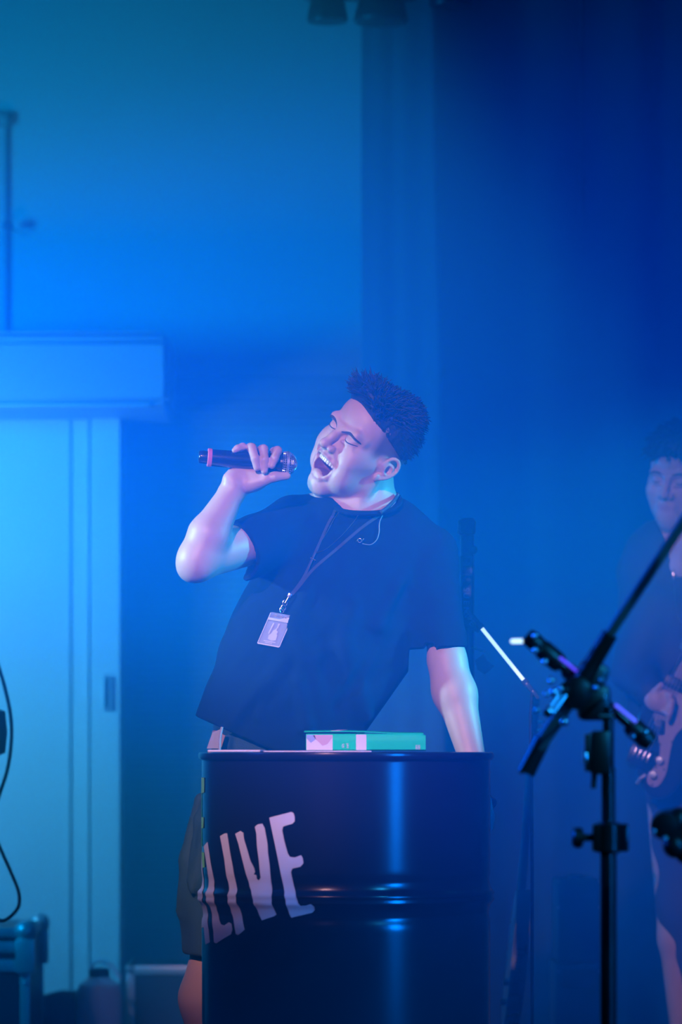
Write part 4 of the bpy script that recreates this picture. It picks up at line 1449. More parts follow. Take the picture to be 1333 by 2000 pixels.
# ---- t-shirt
def shirt_field():
    F = Field([(-0.36, 0.36, 0.0034)], [(8.24, 8.74, 0.0040)], [(0.86, 1.45, 0.0034)])
    p = lambda a, b, d: v3(W(a, b, d))
    fl = (np.array([0, 1, 0]), 0.64)
    F.cap(p(700, 1100, 8.5), p(668, 1170, 8.5), 0.168, 0.182, 0.04, flat=fl)
    F.cap(p(668, 1170, 8.5), p(618, 1290, 8.5), 0.182, 0.200, 0.04, flat=fl)
    F.cap(p(618, 1290, 8.5), p(556, 1440, 8.5), 0.200, 0.196, 0.04, flat=fl)
    F.cap(p(715, 1022, 8.50), p(832, 1088, 8.50), 0.060, 0.064, 0.04)
    F.cap(p(700, 1025, 8.50), p(585, 1040, 8.48), 0.066, 0.074, 0.04)
    # sleeves
    F.cap(p(832, 1092, 8.50), p(864, 1290, 8.446), 0.062, 0.0575, 0.03)
    F.cap(p(575, 1040, 8.48), p(430, 1090, 8.33), 0.070, 0.0625, 0.03)
    # folds: long soft ridges and valleys
    def ridge(L, r, k=0.02, mode='add', d=None):
        for a, b in zip(L[:-1], L[1:]):
            F.cap(p(*a), p(*b), r * 1.15, r * 1.15, k * 0.7, mode)
    ridge([(610, 1210, 8.395), (560, 1290, 8.385), (505, 1350, 8.388), (440, 1425, 8.40)], 0.012, 0.03)
    ridge([(560, 1250, 8.39), (530, 1330, 8.385), (505, 1400, 8.385)], 0.007, 0.02)
    ridge([(690, 1180, 8.385), (672, 1260, 8.375), (690, 1330, 8.378), (720, 1400, 8.40)], 0.010, 0.03)
    ridge([(590, 1240, 8.38), (585, 1330, 8.372), (600, 1420, 8.375)], 0.008, 0.025)
    ridge([(800, 1085, 8.43), (775, 1150, 8.405), (740, 1220, 8.39)], 0.010, 0.025)
    ridge([(845, 1090, 8.44), (838, 1160, 8.438), (842, 1230, 8.425)], 0.006, 0.02)
    ridge([(872, 1095, 8.46), (880, 1170, 8.45), (890, 1250, 8.44)], 0.006, 0.016)
    ridge([(690, 1030, 8.43), (760, 1040, 8.43), (820, 1045, 8.45)], 0.006, 0.02)
    ridge([(735, 1010, 8.45), (755, 1030, 8.44), (780, 1040, 8.445)], 0.006, 0.015)
    ridge([(640, 1080, 8.40), (600, 1160, 8.385), (570, 1240, 8.38)], 0.008, 0.03)
    ridge([(530, 1000, 8.43), (500, 1040, 8.40), (480, 1090, 8.36)], 0.006, 0.015)
    ridge([(560, 985, 8.44), (530, 1030, 8.42)], 0.006, 0.012)
    ridge([(740, 1250, 8.37), (700, 1330, 8.365), (660, 1380, 8.37)], 0.010, 0.02, 'sub')
    ridge([(540, 1230, 8.36), (500, 1310, 8.36), (450, 1380, 8.37)], 0.010, 0.02, 'sub')
    ridge([(800, 1160, 8.40), (775, 1250, 8.385), (735, 1330, 8.38)], 0.012, 0.025, 'sub')
    ridge([(640, 1290, 8.355), (640, 1420, 8.355)], 0.012, 0.02, 'sub')
    # fine cloth waviness
    X, Y, Z = np.meshgrid(*F.ax, indexing='ij', sparse=True)
    F.F += (0.0028 * np.sin(38 * X + 22 * Z + 3 * np.sin(17 * Z)) * np.sin(24 * Z - 31 * X + 2) +
            0.0010 * np.sin(75 * X - 40 * Z + 2 * np.sin(30 * X)) * np.sin(50 * Y + 60 * Z)).astype(np.float32)
    # hem, cut on a slant
    a, b = p(380, 1398, 8.5), p(512, 1456, 8.5)
    t = b - a
    F.cut(a, (t[2], 0, -t[0]))
    # left side runs straight from the sleeve to the hem, right side under the arm
    a, b = p(372, 1398, 8.5), p(482, 1112, 8.5)
    t = b - a
    F.cut(a, (-t[2], 0, t[0]), lo=(-0.36, 8.2, 0.86), hi=(0.0, 8.8, W(0, 1108, 8.5).z), k=0.02)
    a, b = p(700, 1450, 8.5), p(818, 1283, 8.5)
    t = b - a
    F.cut(a, (t[2], 0, -t[0]), lo=(-0.1, 8.2, 0.86), hi=(p(822, 0, 8.5)[0], 8.8, W(0, 1284, 8.5).z), k=0.01)
    # sleeve openings
    a = p(467, 1078, 8.36)
    n = p(430, 1092, 8.33) - p(575, 1040, 8.48)
    n = n / np.linalg.norm(n)
    n = n + np.array([0, 0, 0.0])
    F.cut(a, n, lo=(-0.36, 8.1, p(0, 1135, 8.4)[2]), hi=(p(500, 0, 8.4)[0], 8.6, 1.45))
    a = p(862, 1266, 8.46)
    n = np.array([0.02, 0, -1.0])
    F.cut(a, n, lo=(p(812, 0, 8.5)[0], 8.2, 0.86), hi=(0.36, 8.7, p(0, 1262, 8.46)[2]))
    # hollow the sleeves and the hem
    F.cap(p(866, 1305, 8.444), p(862, 1262, 8.448), 0.0445, 0.0445, 0.004, 'sub')
    F.cap(p(420, 1095, 8.32), p(500, 1068, 8.40), 0.0510, 0.0510, 0.004, 'sub')
    # neck opening
    F.ell(p(712, 968, 8.452), (0.0680, 0.078, 0.035), k=0.004, mode='sub')
    F.cap(p(716, 950, 8.46), p(712, 970, 8.46), 0.066, 0.066, 0.004, 'sub')
    return F


FS = shirt_field()
m_shirt = mat('dark navy jersey', (0.007, 0.018, 0.040), 0.9, spec=0.08, noise=0.05, nscale=60, bump=0.08, bscale=500)
shirt = link('t_shirt', FS.mesh('t_shirt', 2), m_shirt, singer)
tag(shirt, 'dark loose short-sleeved t-shirt')
BVS = BVHTree.FromObject(shirt, bpy.context.evaluated_depsgraph_get())
# ribbed collar
ringp = curve_pts([W(*q) for q in ((722, 956, 8.530), (764, 962, 8.512), (781, 975, 8.470), (776, 990, 8.428), (746, 1001, 8.400), (706, 1003, 8.392), (670, 999, 8.402), (650, 986, 8.435), (652, 970, 8.475), (680, 958, 8.515), (722, 956, 8.530))], 5)
MB().tube(ringp, 0.0062, 10).obj('collar', m_shirt, singer)


# ---- knee-length shorts
def shorts_field():
    F = Field([(-0.38, 0.42, 0.005)], [(8.14, 8.78, 0.006)], [(0.40, 1.0, 0.005)])
    p = lambda a, b, d: v3(W(a, b, d))
    F.cap(p(522, 1455, 8.5), p(575, 1480, 8.5), 0.108, 0.100, 0.04, flat=(np.array([0, 1, 0]), 0.85))
    F.cap(p(512, 1460, 8.5), p(452, 1760, 8.48), 0.098, 0.110, 0.03)
    F.cap(p(452, 1760, 8.48), p(452, 1920, 8.48), 0.110, 0.098, 0.02)
    F.cap(p(600, 1540, 8.5), p(885, 1585, 8.37), 0.095, 0.080, 0.04)
    F.cap(p(885, 1572, 8.37), p(845, 1720, 8.39), 0.078, 0.076, 0.02)
    F.cap(p(963, 1566, 8.37), p(905, 1575, 8.38), 0.014, 0.066, 0.02)
    # long folds down the right leg
    for L in ([(412, 1520, 8.42), (390, 1600, 8.40), (372, 1720, 8.39)], [(420, 1520, 8.40), (405, 1630, 8.37), (375, 1740, 8.38)], [(390, 1560, 8.45), (366, 1680, 8.45), (354, 1780, 8.46)], [(445, 1440, 8.41), (432, 1510, 8.40)]):
        for a, b in zip(L[:-1], L[1:]):
            F.cap(p(*a), p(*b), 0.010, 0.010, 0.025)
    X, Y, Z = np.meshgrid(*F.ax, indexing='ij', sparse=True)
    F.F += (0.0035 * np.sin(60 * X + 6 * Z + 2 * np.sin(12 * Z)) * np.sin(40 * Y + 3) + 0.002 * np.sin(26 * Z + 40 * X)).astype(np.float32)
    a = p(360, 1862, 8.48)
    F.cut(a, (-0.12, 0, -1), lo=(-0.4, 8.1, 0.38), hi=(p(640, 0, 8.5)[0], 8.9, 0.6))
    F.cut(p(845, 1690, 8.39), (-0.25, 0, -1), lo=(p(700, 0, 8.5)[0], 8.1, 0.38), hi=(0.45, 8.9, 0.75))
    F.cap(p(452, 1780, 8.48), p(452, 1930, 8.48), 0.090, 0.092, 0.0, 'sub')
    F.cut(p(0, 1405, 8.5), (0, 0, 1))
    return F


m_short = mat('dark olive denim', (0.018, 0.075, 0.080), 0.8, noise=0.12, nscale=30, bump=0.15, bscale=300)
sh_ = link('shorts', shorts_field().mesh('shorts', 2), m_short, singer)
# light shirt tail / belt loop bits seen between hem and drum
m_lite = mat('pale cotton', (0.42, 0.42, 0.44), 0.8)
a, b, c, e = W(415, 1431, 8.37), W(436, 1422, 8.36), W(430, 1462, 8.36), W(404, 1462, 8.37)
MB().prism([a, b, c, e], (0, 1, 0), 0.004).obj('pocket_lining', m_lite, singer, smooth=False)
MB().tube([W(434, 1420, 8.355), W(430, 1440, 8.353), W(429, 1466, 8.353)], 0.0028, 8).obj('cord', m_lite, singer)

# ---- hair: cap and locks
def hair_field():
    F = Field([(HC[0] - 0.12, HC[0] + 0.20, 0.003)], [(HC[1] - 0.17, HC[1] + 0.16, 0.003)], [(HC[2] - 0.06, HC[2] + 0.21, 0.003)])
    P = lambda f, l, u: HC + HR @ np.array([f, l, u])
    F.ell(P(-0.012, 0, 0.052), (0.0985, 0.0785, 0.081), HR)
    F.ell(P(0.036, 0, 0.088), (0.048, 0.054, 0.042), HR, 0.02)
    F.ell(P(-0.02, 0, 0.092), (0.070, 0.058, 0.044), HR, 0.02)
    F.ell(P(0.058, -0.006, 0.112), (0.030, 0.042, 0.028), HR, 0.02)
    X, Y, Z = np.meshgrid(*F.ax, indexing='ij', sparse=True)
    F.F += (0.0035 * np.sin(150 * X + 60 * Z) * np.sin(130 * Y + 70 * Z) + 0.002 * np.sin(260 * X - 210 * Z) * np.sin(240 * Y)).astype(np.float32)
    n = HR @ np.array([0.93, 0, -0.36])
    F.cut(P(0.071, 0, 0.080), n, k=0.008)
    # lower limit: rises over the ears, falls to the nape
    n = HR @ np.array([0.50, 0, -0.87])
    F.cut(P(0.0, 0, 0.046), n, k=0.006)
    return F


m_hair = mat('dark brown hair', (0.014, 0.016, 0.018), 0.6, spec=0.25, noise=0.3, nscale=120)
hf = hair_field()
hair = link('hair', hf.mesh('hair', 1), m_hair, singer)
r = random.Random(11)
b = MB()
P = lambda f, l, u: Vector(HC + HR @ np.array([f, l, u]))
Rm = lambda v: Vector(HR @ np.array(v))
hme = hair.data
hco = np.array([v.co[:] for v in hme.vertices]) + np.array(ORG[hair.name])
hno = np.array([v.normal[:] for v in hme.vertices])
hloc = (hco - HC) @ HR
hnl = hno @ HR
for i in range(3400):
    j = r.randrange(len(hloc))
    f, l, u = hloc[j]
    d = hnl[j]
    if d[2] < -0.3 or (d[0] > 0.9 and u < 0.075):
        continue
    top = max(0.0, min(1.0, (u - 0.080) / 0.04))
    front = max(0.0, min(1.0, (f + 0.005) / 0.06))
    L = 0.006 + 0.009 * top + 0.017 * top * front + r.uniform(0, 0.007)
    w = 0.0008 + 0.0012 * top
    if top > 0.3:
        dirv = Vector((d[0] * 0.6 + 0.7 * front - 0.7 * (1 - front) + r.uniform(-.45, .45), d[1] * 0.7 + r.uniform(-.6, .6), d[2] * 0.5 + 0.55 * front + r.uniform(-.2, .2)))
    else:
        dirv = Vector((d[0] * 0.45 - 0.7 + r.uniform(-.2, .2), d[1] * 0.35, d[2] * 0.4 - 0.35 + r.uniform(-.3, .3)))
    dirv.normalize()
    curl = Vector((r.uniform(-.6, .3), r.uniform(-.6, .6), r.uniform(-.5, .1)))
    p0 = Vector((f, l, u)) - Vector(d) * 0.002
    pts = [p0, p0 + dirv * L * 0.4 + curl * L * 0.05, p0 + dirv * L * 0.75 + curl * L * 0.22, p0 + dirv * L * 0.95 + curl * L * 0.5]
    b.tube([P(*q) for q in pts], [w, w * 1.1, w * 0.7, 0.0002], 4, caps=False)
b.obj('hair_locks', m_hair, singer, auto=None)

# eyebrows, lashes, teeth, tongue
def face_line(name, L, r, m, parent=singer, push=0.0, C0=HC, R0=HR, bvh=None):
    P0 = lambda f, l, u: Vector(C0 + R0 @ np.array([f, l, u]))
    pts = [P0(*q) for q in L]
    pts = curve_pts(pts, 6)
    out = []
    dirn = Vector(-(R0 @ np.array([1.0, 0, 0])))
    for q in pts:
        o = q - dirn * 0.05 - ORG[parent.name]
        h = bvh.ray_cast(o, dirn, 0.12) if bvh else (None,)
        out.append((h[0] + ORG[parent.name] - dirn * push) if h[0] is not None else q)
    n = len(out)
    rs = [r * (0.35 + 0.65 * math.sin(math.pi * (i + 0.6) / n)) for i in range(n)]
    return MB().tube(out, rs, 8).obj(name, m, parent)


m_brow = mat('eyebrow hair', (0.045, 0.03, 0.025), 0.7)
m_lash = mat('eyelash crease', (0.03, 0.02, 0.02), 0.7)
for sd in (-1, 1):
    face_line('eyebrow', [(0.1, sd * 0.009, 0.0290), (0.1, sd * 0.020, 0.0350), (0.1, sd * 0.034, 0.0385), (0.09, sd * 0.046, 0.0360), (0.085, sd * 0.053, 0.030)], 0.0038, m_brow, bvh=BVB, push=-0.0012)
    face_line('eyelashes', [(0.1, sd * 0.0165, 0.0205), (0.1, sd * 0.023, 0.0185), (0.1, sd * 0.032, 0.0180), (0.09, sd * 0.041, 0.0195), (0.085, sd * 0.049, 0.0215)], 0.0015, m_lash, bvh=BVB, push=-0.0004)
m_teeth = mat('teeth', (0.75, 0.70, 0.62), 0.25)
b = MB()
for i in range(-5, 6):
    a = i * 0.225
    c = (0.0665 + 0.0270 * math.cos(a), 0.0290 * math.sin(a), -0.0415 - 0.0050 * abs(math.sin(a)) ** 2)
    w = 0.0057 if abs(i) > 1 else 0.0064
    bx = MB().box((0, 0, 0), (0.0045, w, 0.0125 if abs(i) < 3 else 0.0115), Matrix.Rotation(a, 3, 'Z'), bev=0.0014)
    b.add([P(c[0] + v[0], c[1] + v[1], c[2] + v[2]) for v in bx.v], bx.f)
b.obj('upper_teeth', m_teeth, singer)
b = MB()
for i in range(-4, 5):
    a = i * 0.25
    c = (0.063 + 0.020 * math.cos(a), 0.021 * math.sin(a), -0.0765)
    bx = MB().box((0, 0, 0), (0.004, 0.0044, 0.007), Matrix.Rotation(a, 3, 'Z'), bev=0.0012)
    b.add([P(c[0] + v[0], c[1] + v[1], c[2] + v[2]) for v in bx.v], bx.f)
b.obj('lower_teeth', m_teeth, singer)
# finger nails
m_nail = mat('fingernail', (0.62, 0.42, 0.38), 0.25)
for (c, up) in (((0.1495, -0.006, -0.0375), 1), ((0.1340, -0.017, -0.0350), 1), ((0.1175, -0.0125, -0.0352), 1)):
    bx = MB()
    bx.lathe([(0.0001, 0.0012), (0.0030, 0.0008), (0.0046, 0.0)], (0, 0, 0), (0, 0, 1), 14, close=False)
    vs = [MICZ(c[0] + v[0] * 0.95, c[1] + v[1] * 1.25, c[2] - v[2] + 0.0012) for v in bx.v]
    MB().add([tuple(v) for v in vs], bx.f).obj('fingernail', m_nail, singer)
# shoes
for (cx, cy, z0, ang) in ((428, 8.50, 0.0, 0.2), (800, 8.41, 0.222, 0.9)):
    q = W(cx, 0, cy)
    bx = Field([(q.x - 0.16, q.x + 0.16, 0.007)], [(cy - 0.24, cy + 0.14, 0.007)], [(z0 - 0.01, z0 + 0.16, 0.007)])
    f2 = np.array([math.sin(ang), -math.cos(ang), 0])
    a = np.array([q.x, cy + 0.03, z0 + 0.045])
    bx.cap(a, a + f2 * 0.17, 0.045, 0.042, 0.02)
    bx.cap(a, a + np.array([0, 0, 0.06]), 0.045, 0.045, 0.03)
    bx.cut((0, 0, z0 + 0.002), (0, 0, -1))
    link('shoe', bx.mesh('shoe'), m_black, singer)
# low step under the raised foot
q = W(800, 0, 8.40)
st = empty('step_box', (q.x, 8.44, 0), 'low black step box on the floor behind the steel drum', 'step')
MB().box((q.x + 0.04, 8.46, 0.205), (0.32, 0.26, 0.03), bev=0.005).obj('top', m_black, st)
MB().box((q.x + 0.04, 8.46, 0.096), (0.29, 0.23, 0.188), bev=0.003).obj('frame', m_black, st)

# ---- microphone
mic = empty('microphone', tuple(M0), 'black wireless handheld microphone with pink ring and silver grille held by the singer', 'microphone')
Lm = float(np.linalg.norm(M1 - M0))
m_mic = mat('black microphone shell', (0.010, 0.011, 0.013), 0.22, spec=0.6)
m_ring = mat('pink ring', (0.75, 0.16, 0.22), 0.4)
m_gr = mat('silver grille wire', (0.75, 0.77, 0.8), 0.3, metal=0.85)
mp = tuple(M0)
gx = Lm - 0.026
MB().lathe([(0.0172, 0.020), (0.0178, 0.024), (0.0182, 0.10), (0.0185, gx - 0.035), (0.0200, gx - 0.020), (0.0225, gx - 0.008), (0.0232, gx - 0.001)], mp, MX, 40).obj('shell', m_mic, mic, auto=50)
MB().lathe([(0.0100, 0.0), (0.0128, 0.002), (0.0136, 0.005), (0.0138, 0.018), (0.016, 0.0195)], mp, MX, 32).obj('antenna_cap', m_mic, mic, auto=50)
MB().lathe([(0.0178, 0.0185), (0.0192, 0.0195), (0.0192, 0.0265), (0.0184, 0.0275)], mp, MX, 40).obj('colour_ring', m_ring, mic, auto=50)
gc = M0 + MX * gx
prof = []
for i in range(11):
    t = i / 10
    a = t * math.pi / 2 * 1.0
    prof.append((0.0250 * math.cos(a) if i else 0.0238, 0.002 + 0.0245 * math.sin(a)))
prof = [(0.0232, -0.004), (0.0246, 0.000)] + prof[1:-1] + [(0.003, 0.0265)]
gb = MB().lathe([(q[0], q[1]) for q in prof], tuple(gc), MX, 30, close=False)
me = gb.mesh('grille')
bm = bmesh.new()
bm.from_mesh(me)
bmesh.ops.remove_doubles(bm, verts=bm.verts, dist=1e-5)
bmesh.ops.wireframe(bm, faces=bm.faces, thickness=0.0011, use_replace=True, use_even_offset=True)
bm.to_mesh(me)
bm.free()
gr = link('grille', me, m_gr, mic, smooth=False)
MB().lathe([(q[0] * 0.95, q[1] * 0.95) for q in prof], tuple(gc), MX, 32).obj('grille_foam', mat('grey foam', (0.03, 0.03, 0.035), 0.95), mic)
MB().lathe([(0.0246, 0.0035), (0.0260, 0.0045), (0.0260, 0.0085), (0.0243, 0.0095)], tuple(gc), MX, 40, close=False).obj('grille_band', m_gr, mic)

# ---- lanyard with badge, necklace, earphone cord
def lay(pp, lift=0.003):
    out = []
    for (a, b_) in pp:
        h, nn = hit(BVS, a, b_, ORG[shirt.name])
        out.append(h + Vector((0, -lift, 0)))
    return out


def dense(pp, n=8):
    q = curve_pts([Vector((a, b_)) for a, b_ in pp], n)
    return [(v.x, v.y) for v in q]


m_str = mat('dark lanyard ribbon', (0.03, 0.045, 0.07), 0.7)
q = W(545, 1192, 8.37)
lan = empty('lanyard', tuple(q), 'dark lanyard with clear badge holder hanging on the front of the t-shirt', 'lanyard')


def ribbon(name, pts, w, m, parent):
    vs, fs = [], []
    for i, p in enumerate(pts):
        t = (pts[min(i + 1, len(pts) - 1)] - pts[max(i - 1, 0)])
        n = Vector((t.z, 0, -t.x)).normalized() * w
        for (s, yy) in ((-1, 0), (1, 0), (1, 0.0012), (-1, 0.0012)):
            vs.append(p + n * s + Vector((0, yy, 0)))
    for i in range(len(pts) - 1):
        for k in range(4):
            a, b_ = i * 4 + k, i * 4 + (k + 1) % 4
            fs.append((a, b_, b_ + 4, a + 4))
    fs.append((0, 1, 2, 3))
    fs.append(tuple(len(vs) - 4 + k for k in range(4))[::-1])
    return MB().add(vs, fs).obj(name, m, parent)


ribbon('strap', [W(771, 985, 8.435)] + lay(dense([(748, 1003), (708, 1030), (655, 1075), (612, 1112), (585, 1145), (569, 1163)])), 0.0030, m_str, lan)
ribbon('strap', [W(655, 996, 8.395)] + lay(dense([(650, 1008), (640, 1026), (616, 1080), (592, 1130), (566, 1165)])), 0.0028, m_str, lan)
pA, pB, pC = lay([(566, 1163), (557, 1178), (551, 1192)], 0.007)
MB().box(pA, (0.008, 0.003, 0.009), Matrix.Rotation(0.5, 3, 'Y'), bev=0.001).tube([pA, pB], 0.0012, 8).obj('crimp', m_chrome, lan)
b = MB()
for c0 in (pB, (pB + pC) / 2 + Vector((0, 0, -0.002)), pC):
    rr = [c0 + Vector((0.0045 * math.cos(a), 0.001 * math.cos(a), 0.0062 * math.sin(a))) for a in [2 * math.pi * k / 14 for k in range(15)]]
    b.tube(rr, 0.0009, 6, caps=False)
b.obj('swivel_clip', m_chrome, lan)
# badge plane
c4 = [(529, 1195), (573, 1203), (545, 1267), (502, 1257)]
ctr, _ = hit(BVS, 538, 1230, ORG[shirt.name])
bd = ctr.y - 0.012
K = [W(a, b_, bd) for a, b_ in c4]
u_ = (K[1] - K[0])
v_ = (K[3] - K[0])


def bq(s, t, dy=0.0):
    return K[0] + u_ * s + v_ * t + Vector((0, dy, 0))


def bpoly(L, dy):
    return [bq(a, b_, dy) for a, b_ in L]


rc = [(0.06, 0), (0.94, 0), (1, 0.04), (1, 0.96), (0.94, 1), (0.06, 1), (0, 0.96), (0, 0.04)]
m_clear = mat('clear vinyl', (0.35, 0.42, 0.5), 0.08, spec=0.8)
MB().prism(bpoly(rc, 0), (0, 1, 0), 0.0025).obj('badge_holder', m_clear, lan, smooth=False)
m_card = mat('printed card', (0.42, 0.46, 0.55), 0.3)
m_cardw = mat('white card print', (0.8, 0.78, 0.8), 0.35)
MB().prism(bpoly([(0.07, 0.27), (0.93, 0.27), (0.93, 0.95), (0.07, 0.95)], -0.0004), (0, 1, 0), 0.001).obj('card', m_card, lan, smooth=False)
MB().prism(bpoly([(0.03, 0.17), (0.97, 0.17), (0.97, 0.235), (0.03, 0.235)], -0.0008), (0, 1, 0), 0.001).obj('zip_strip', m_cardw, lan, smooth=False)
MB().prism(bpoly([(0.7, 0.1), (1.0, 0.05), (1.0, 0.17), (0.5, 0.17)], -0.0008), (0, 1, 0), 0.001).obj('glossy_flap', m_cardw, lan, smooth=False)
b = MB()
for e in ([(0, .02), (.03, .02), (.03, .98), (0, .98)], [(.97, .02), (1, .02), (1, .98), (.97, .98)], [(.03, .96), (.97, .96), (.97, 1), (.03, 1)]):
    b.prism(bpoly(e, -0.0009), (0, 1, 0), 0.001)
b.obj('welded_edge', m_cardw, lan, smooth=False)
b = MB()
b.prism(bpoly([(0.36, 0.80), (0.34, 0.70), (0.42, 0.62), (0.44, 0.52), (0.50, 0.50), (0.55, 0.42), (0.58, 0.52), (0.66, 0.54), (0.64, 0.62), (0.70, 0.66), (0.72, 0.80), (0.55, 0.84)], -0.0008), (0, 1, 0), 0.0006)
b.prism(bpoly([(0.30, 0.31), (0.36, 0.31), (0.33, 0.66), (0.28, 0.62)], -0.0008), (0, 1, 0), 0.0006)
b.prism(bpoly([(0.53, 0.30), (0.60, 0.30), (0.59, 0.45), (0.55, 0.45)], -0.0008), (0, 1, 0), 0.0006)
b.prism(bpoly([(0.22, 0.86), (0.75, 0.86), (0.75, 0.885), (0.22, 0.885)], -0.0008), (0, 1, 0), 0.0006)
b.prism(bpoly([(0.30, 0.905), (0.62, 0.905), (0.62, 0.925), (0.30, 0.925)], -0.0008), (0, 1, 0), 0.0006)
b.obj('card_print', m_cardw, lan, smooth=False)
for s in (0.28, 0.52, 0.72):
    MB().lathe([(0.0012, 0), (0.0024, 0.0), (0.0024, 0.001), (0.0012, 0.001)], bq(s, 0.08, -0.0008), (0, 1, 0), 12, close=False).obj('slot_eyelet', m_chrome, lan)

q = W(612, 1093, 8.38)
nk = empty('necklace', tuple(q), 'thin silver necklace with small cross pendant on the chest of the t-shirt', 'necklace')
m_sil = mat('dull silver', (0.12, 0.14, 0.17), 0.4, metal=0.8)
MB().tube([W(662, 1001, 8.388)] + lay(dense([(654, 1012), (640, 1038), (624, 1064), (617, 1078)]), 0.003), 0.0008, 6).tube([W(700, 1006, 8.385)] + lay(dense([(694, 1016), (668, 1046), (638, 1072), (617, 1080)]), 0.003), 0.0008, 6).obj('chain', m_sil, nk)
pa, pb, pc, pd = lay([(617, 1080), (603, 1112), (607, 1090), (617, 1095)], 0.006)
MB().tube([pa, pb], 0.0016, 8).tube([pc, pd], 0.0016, 8).obj('cross', m_sil, nk)

q = W(735, 1040, 8.40)
ep_ = empty('earphone_cord', tuple(q), 'thin coiled earphone cord running from the collar to a clip on the t-shirt', 'cord')
m_cord = mat('clear grey cord', (0.16, 0.24, 0.3), 0.35)
MB().tube([W(779, 966, 8.46), W(772, 982, 8.425), W(761, 994, 8.405)] + lay(dense([(751, 1000), (742, 1020), (741, 1040), (736, 1055), (724, 1064), (708, 1062)]), 0.004), 0.0011, 8).obj('cord', m_cord, ep_)
e0 = lay([(703, 1056)], 0.006)[0]
b = MB()
b.tube([e0 + Vector((0.004, 0, -0.003)), e0 + Vector((0.009, -0.001, 0.004))], 0.0012, 6).tube([e0 + Vector((-0.007, 0, -0.002)), e0 + Vector((-0.003, -0.001, 0.003))], 0.001, 6)
for k in range(1):
    c0 = e0 + Vector((0.0, -0.002, 0.0))
    b.tube([c0 + Vector((0.004 * math.cos(a), 0.002 * math.sin(a), 0.0045 * math.sin(a))) for a in [2 * math.pi * i / 10 for i in range(11)]], 0.0008, 6)
b.obj('clip', m_chrome, ep_)
MB().tube([W(a, b_, c_) for a, b_, c_ in ((744, 1001, 8.392), (758, 990, 8.405), (771, 977, 8.43), (778, 966, 8.47))], 0.0040, 10).obj('neck_loop', m_str, ep_)

# ---------------------------------------------------------------- the bass player
GY = 10.0
gR0 = np.array([[-0.42, 0.90, 0.08], [-0.86, -0.42, -0.20], [-0.22, -0.12, 0.97]])
qg, _ = np.linalg.qr(gR0)
qg = qg * np.sign(np.sum(qg * gR0, axis=0))
GC = v3(W(1330, 945, GY))


def body_bass():
    F = Field([(0.62, 1.24, 0.0045)], [(9.70, 10.25, 0.0050)], [(-0.005, 0.75, 0.010), (0.75, 1.70, 0.0040)])
    P = head(F, GC, qg, 'shut')
    p = lambda a, b, d: v3(W(a, b, d))
    F.cap(P(-0.03, 0, -0.03), p(1345, 1075, 10.04), 0.054, 0.060, 0.02)
    fl = (np.array([0, 1, 0]), 0.62)
    F.cap(p(1350, 1120, 10.05), p(1360, 1300, 10.05), 0.16, 0.15, 0.03, flat=fl)
    F.cap(p(1360, 1300, 10.05), p(1365, 1480, 10.05), 0.14, 0.14, 0.03, flat=fl)
    F.cap(p(1345, 1085, 10.05), p(1285, 1115, 10.05), 0.05, 0.055, 0.03)
    F.cap(p(1285, 1115, 10.05), p(1245, 1310, 9.98), 0.048, 0.040, 0.02)
    F.cap(p(1245, 1310, 9.98), p(1280, 1362, 9.86), 0.040, 0.026, 0.02)
    F.ell(p(1290, 1368, 9.845), (0.038, 0.020, 0.030), k=0.012)
    for i, (a, b_) in enumerate(((1304, 1352), (1308, 1364), (1306, 1376), (1302, 1388))):
        F.cap(p(a - 6, b_, 9.838), p(a + 6, b_ + 6, 9.822), 0.0085, 0.008, 0.003)
        F.cap(p(a + 6, b_ + 6, 9.822), p(a + 4, b_ + 18, 9.83), 0.008, 0.007, 0.002)
    F.cap(p(1280, 1352, 9.84), p(1292, 1338, 9.825), 0.010, 0.008, 0.004)
    F.cap(p(1420, 1085, 10.05), p(1500, 1250, 10.0), 0.052, 0.045, 0.02)
    F.cap(p(1500, 1250, 10.0), p(1560, 1180, 9.85), 0.042, 0.03, 0.02)
    for sx, kx in ((1325, 1330), (1405, 1420)):
        F.cap(p(sx, 1500, 10.05), p(kx, 1830, 10.02), 0.085, 0.056, 0.03)
        F.cap(p(kx, 1830, 10.02), p(kx + 20, 2090, 10.06), 0.054, 0.04, 0.02)
    return F


FBB = body_bass()
me = FBB.mesh('body', 1)
paint(me, FBB.V, lambda V: skin_col(V, GC, qg, False))
bp_ = empty('person', (float(W(1365, 0, GY).x), 10.05, 0), 'person in a dark zipped jacket playing a bass at the right edge, looking down', 'person')
bb = link('body', me, m_skin, bp_)


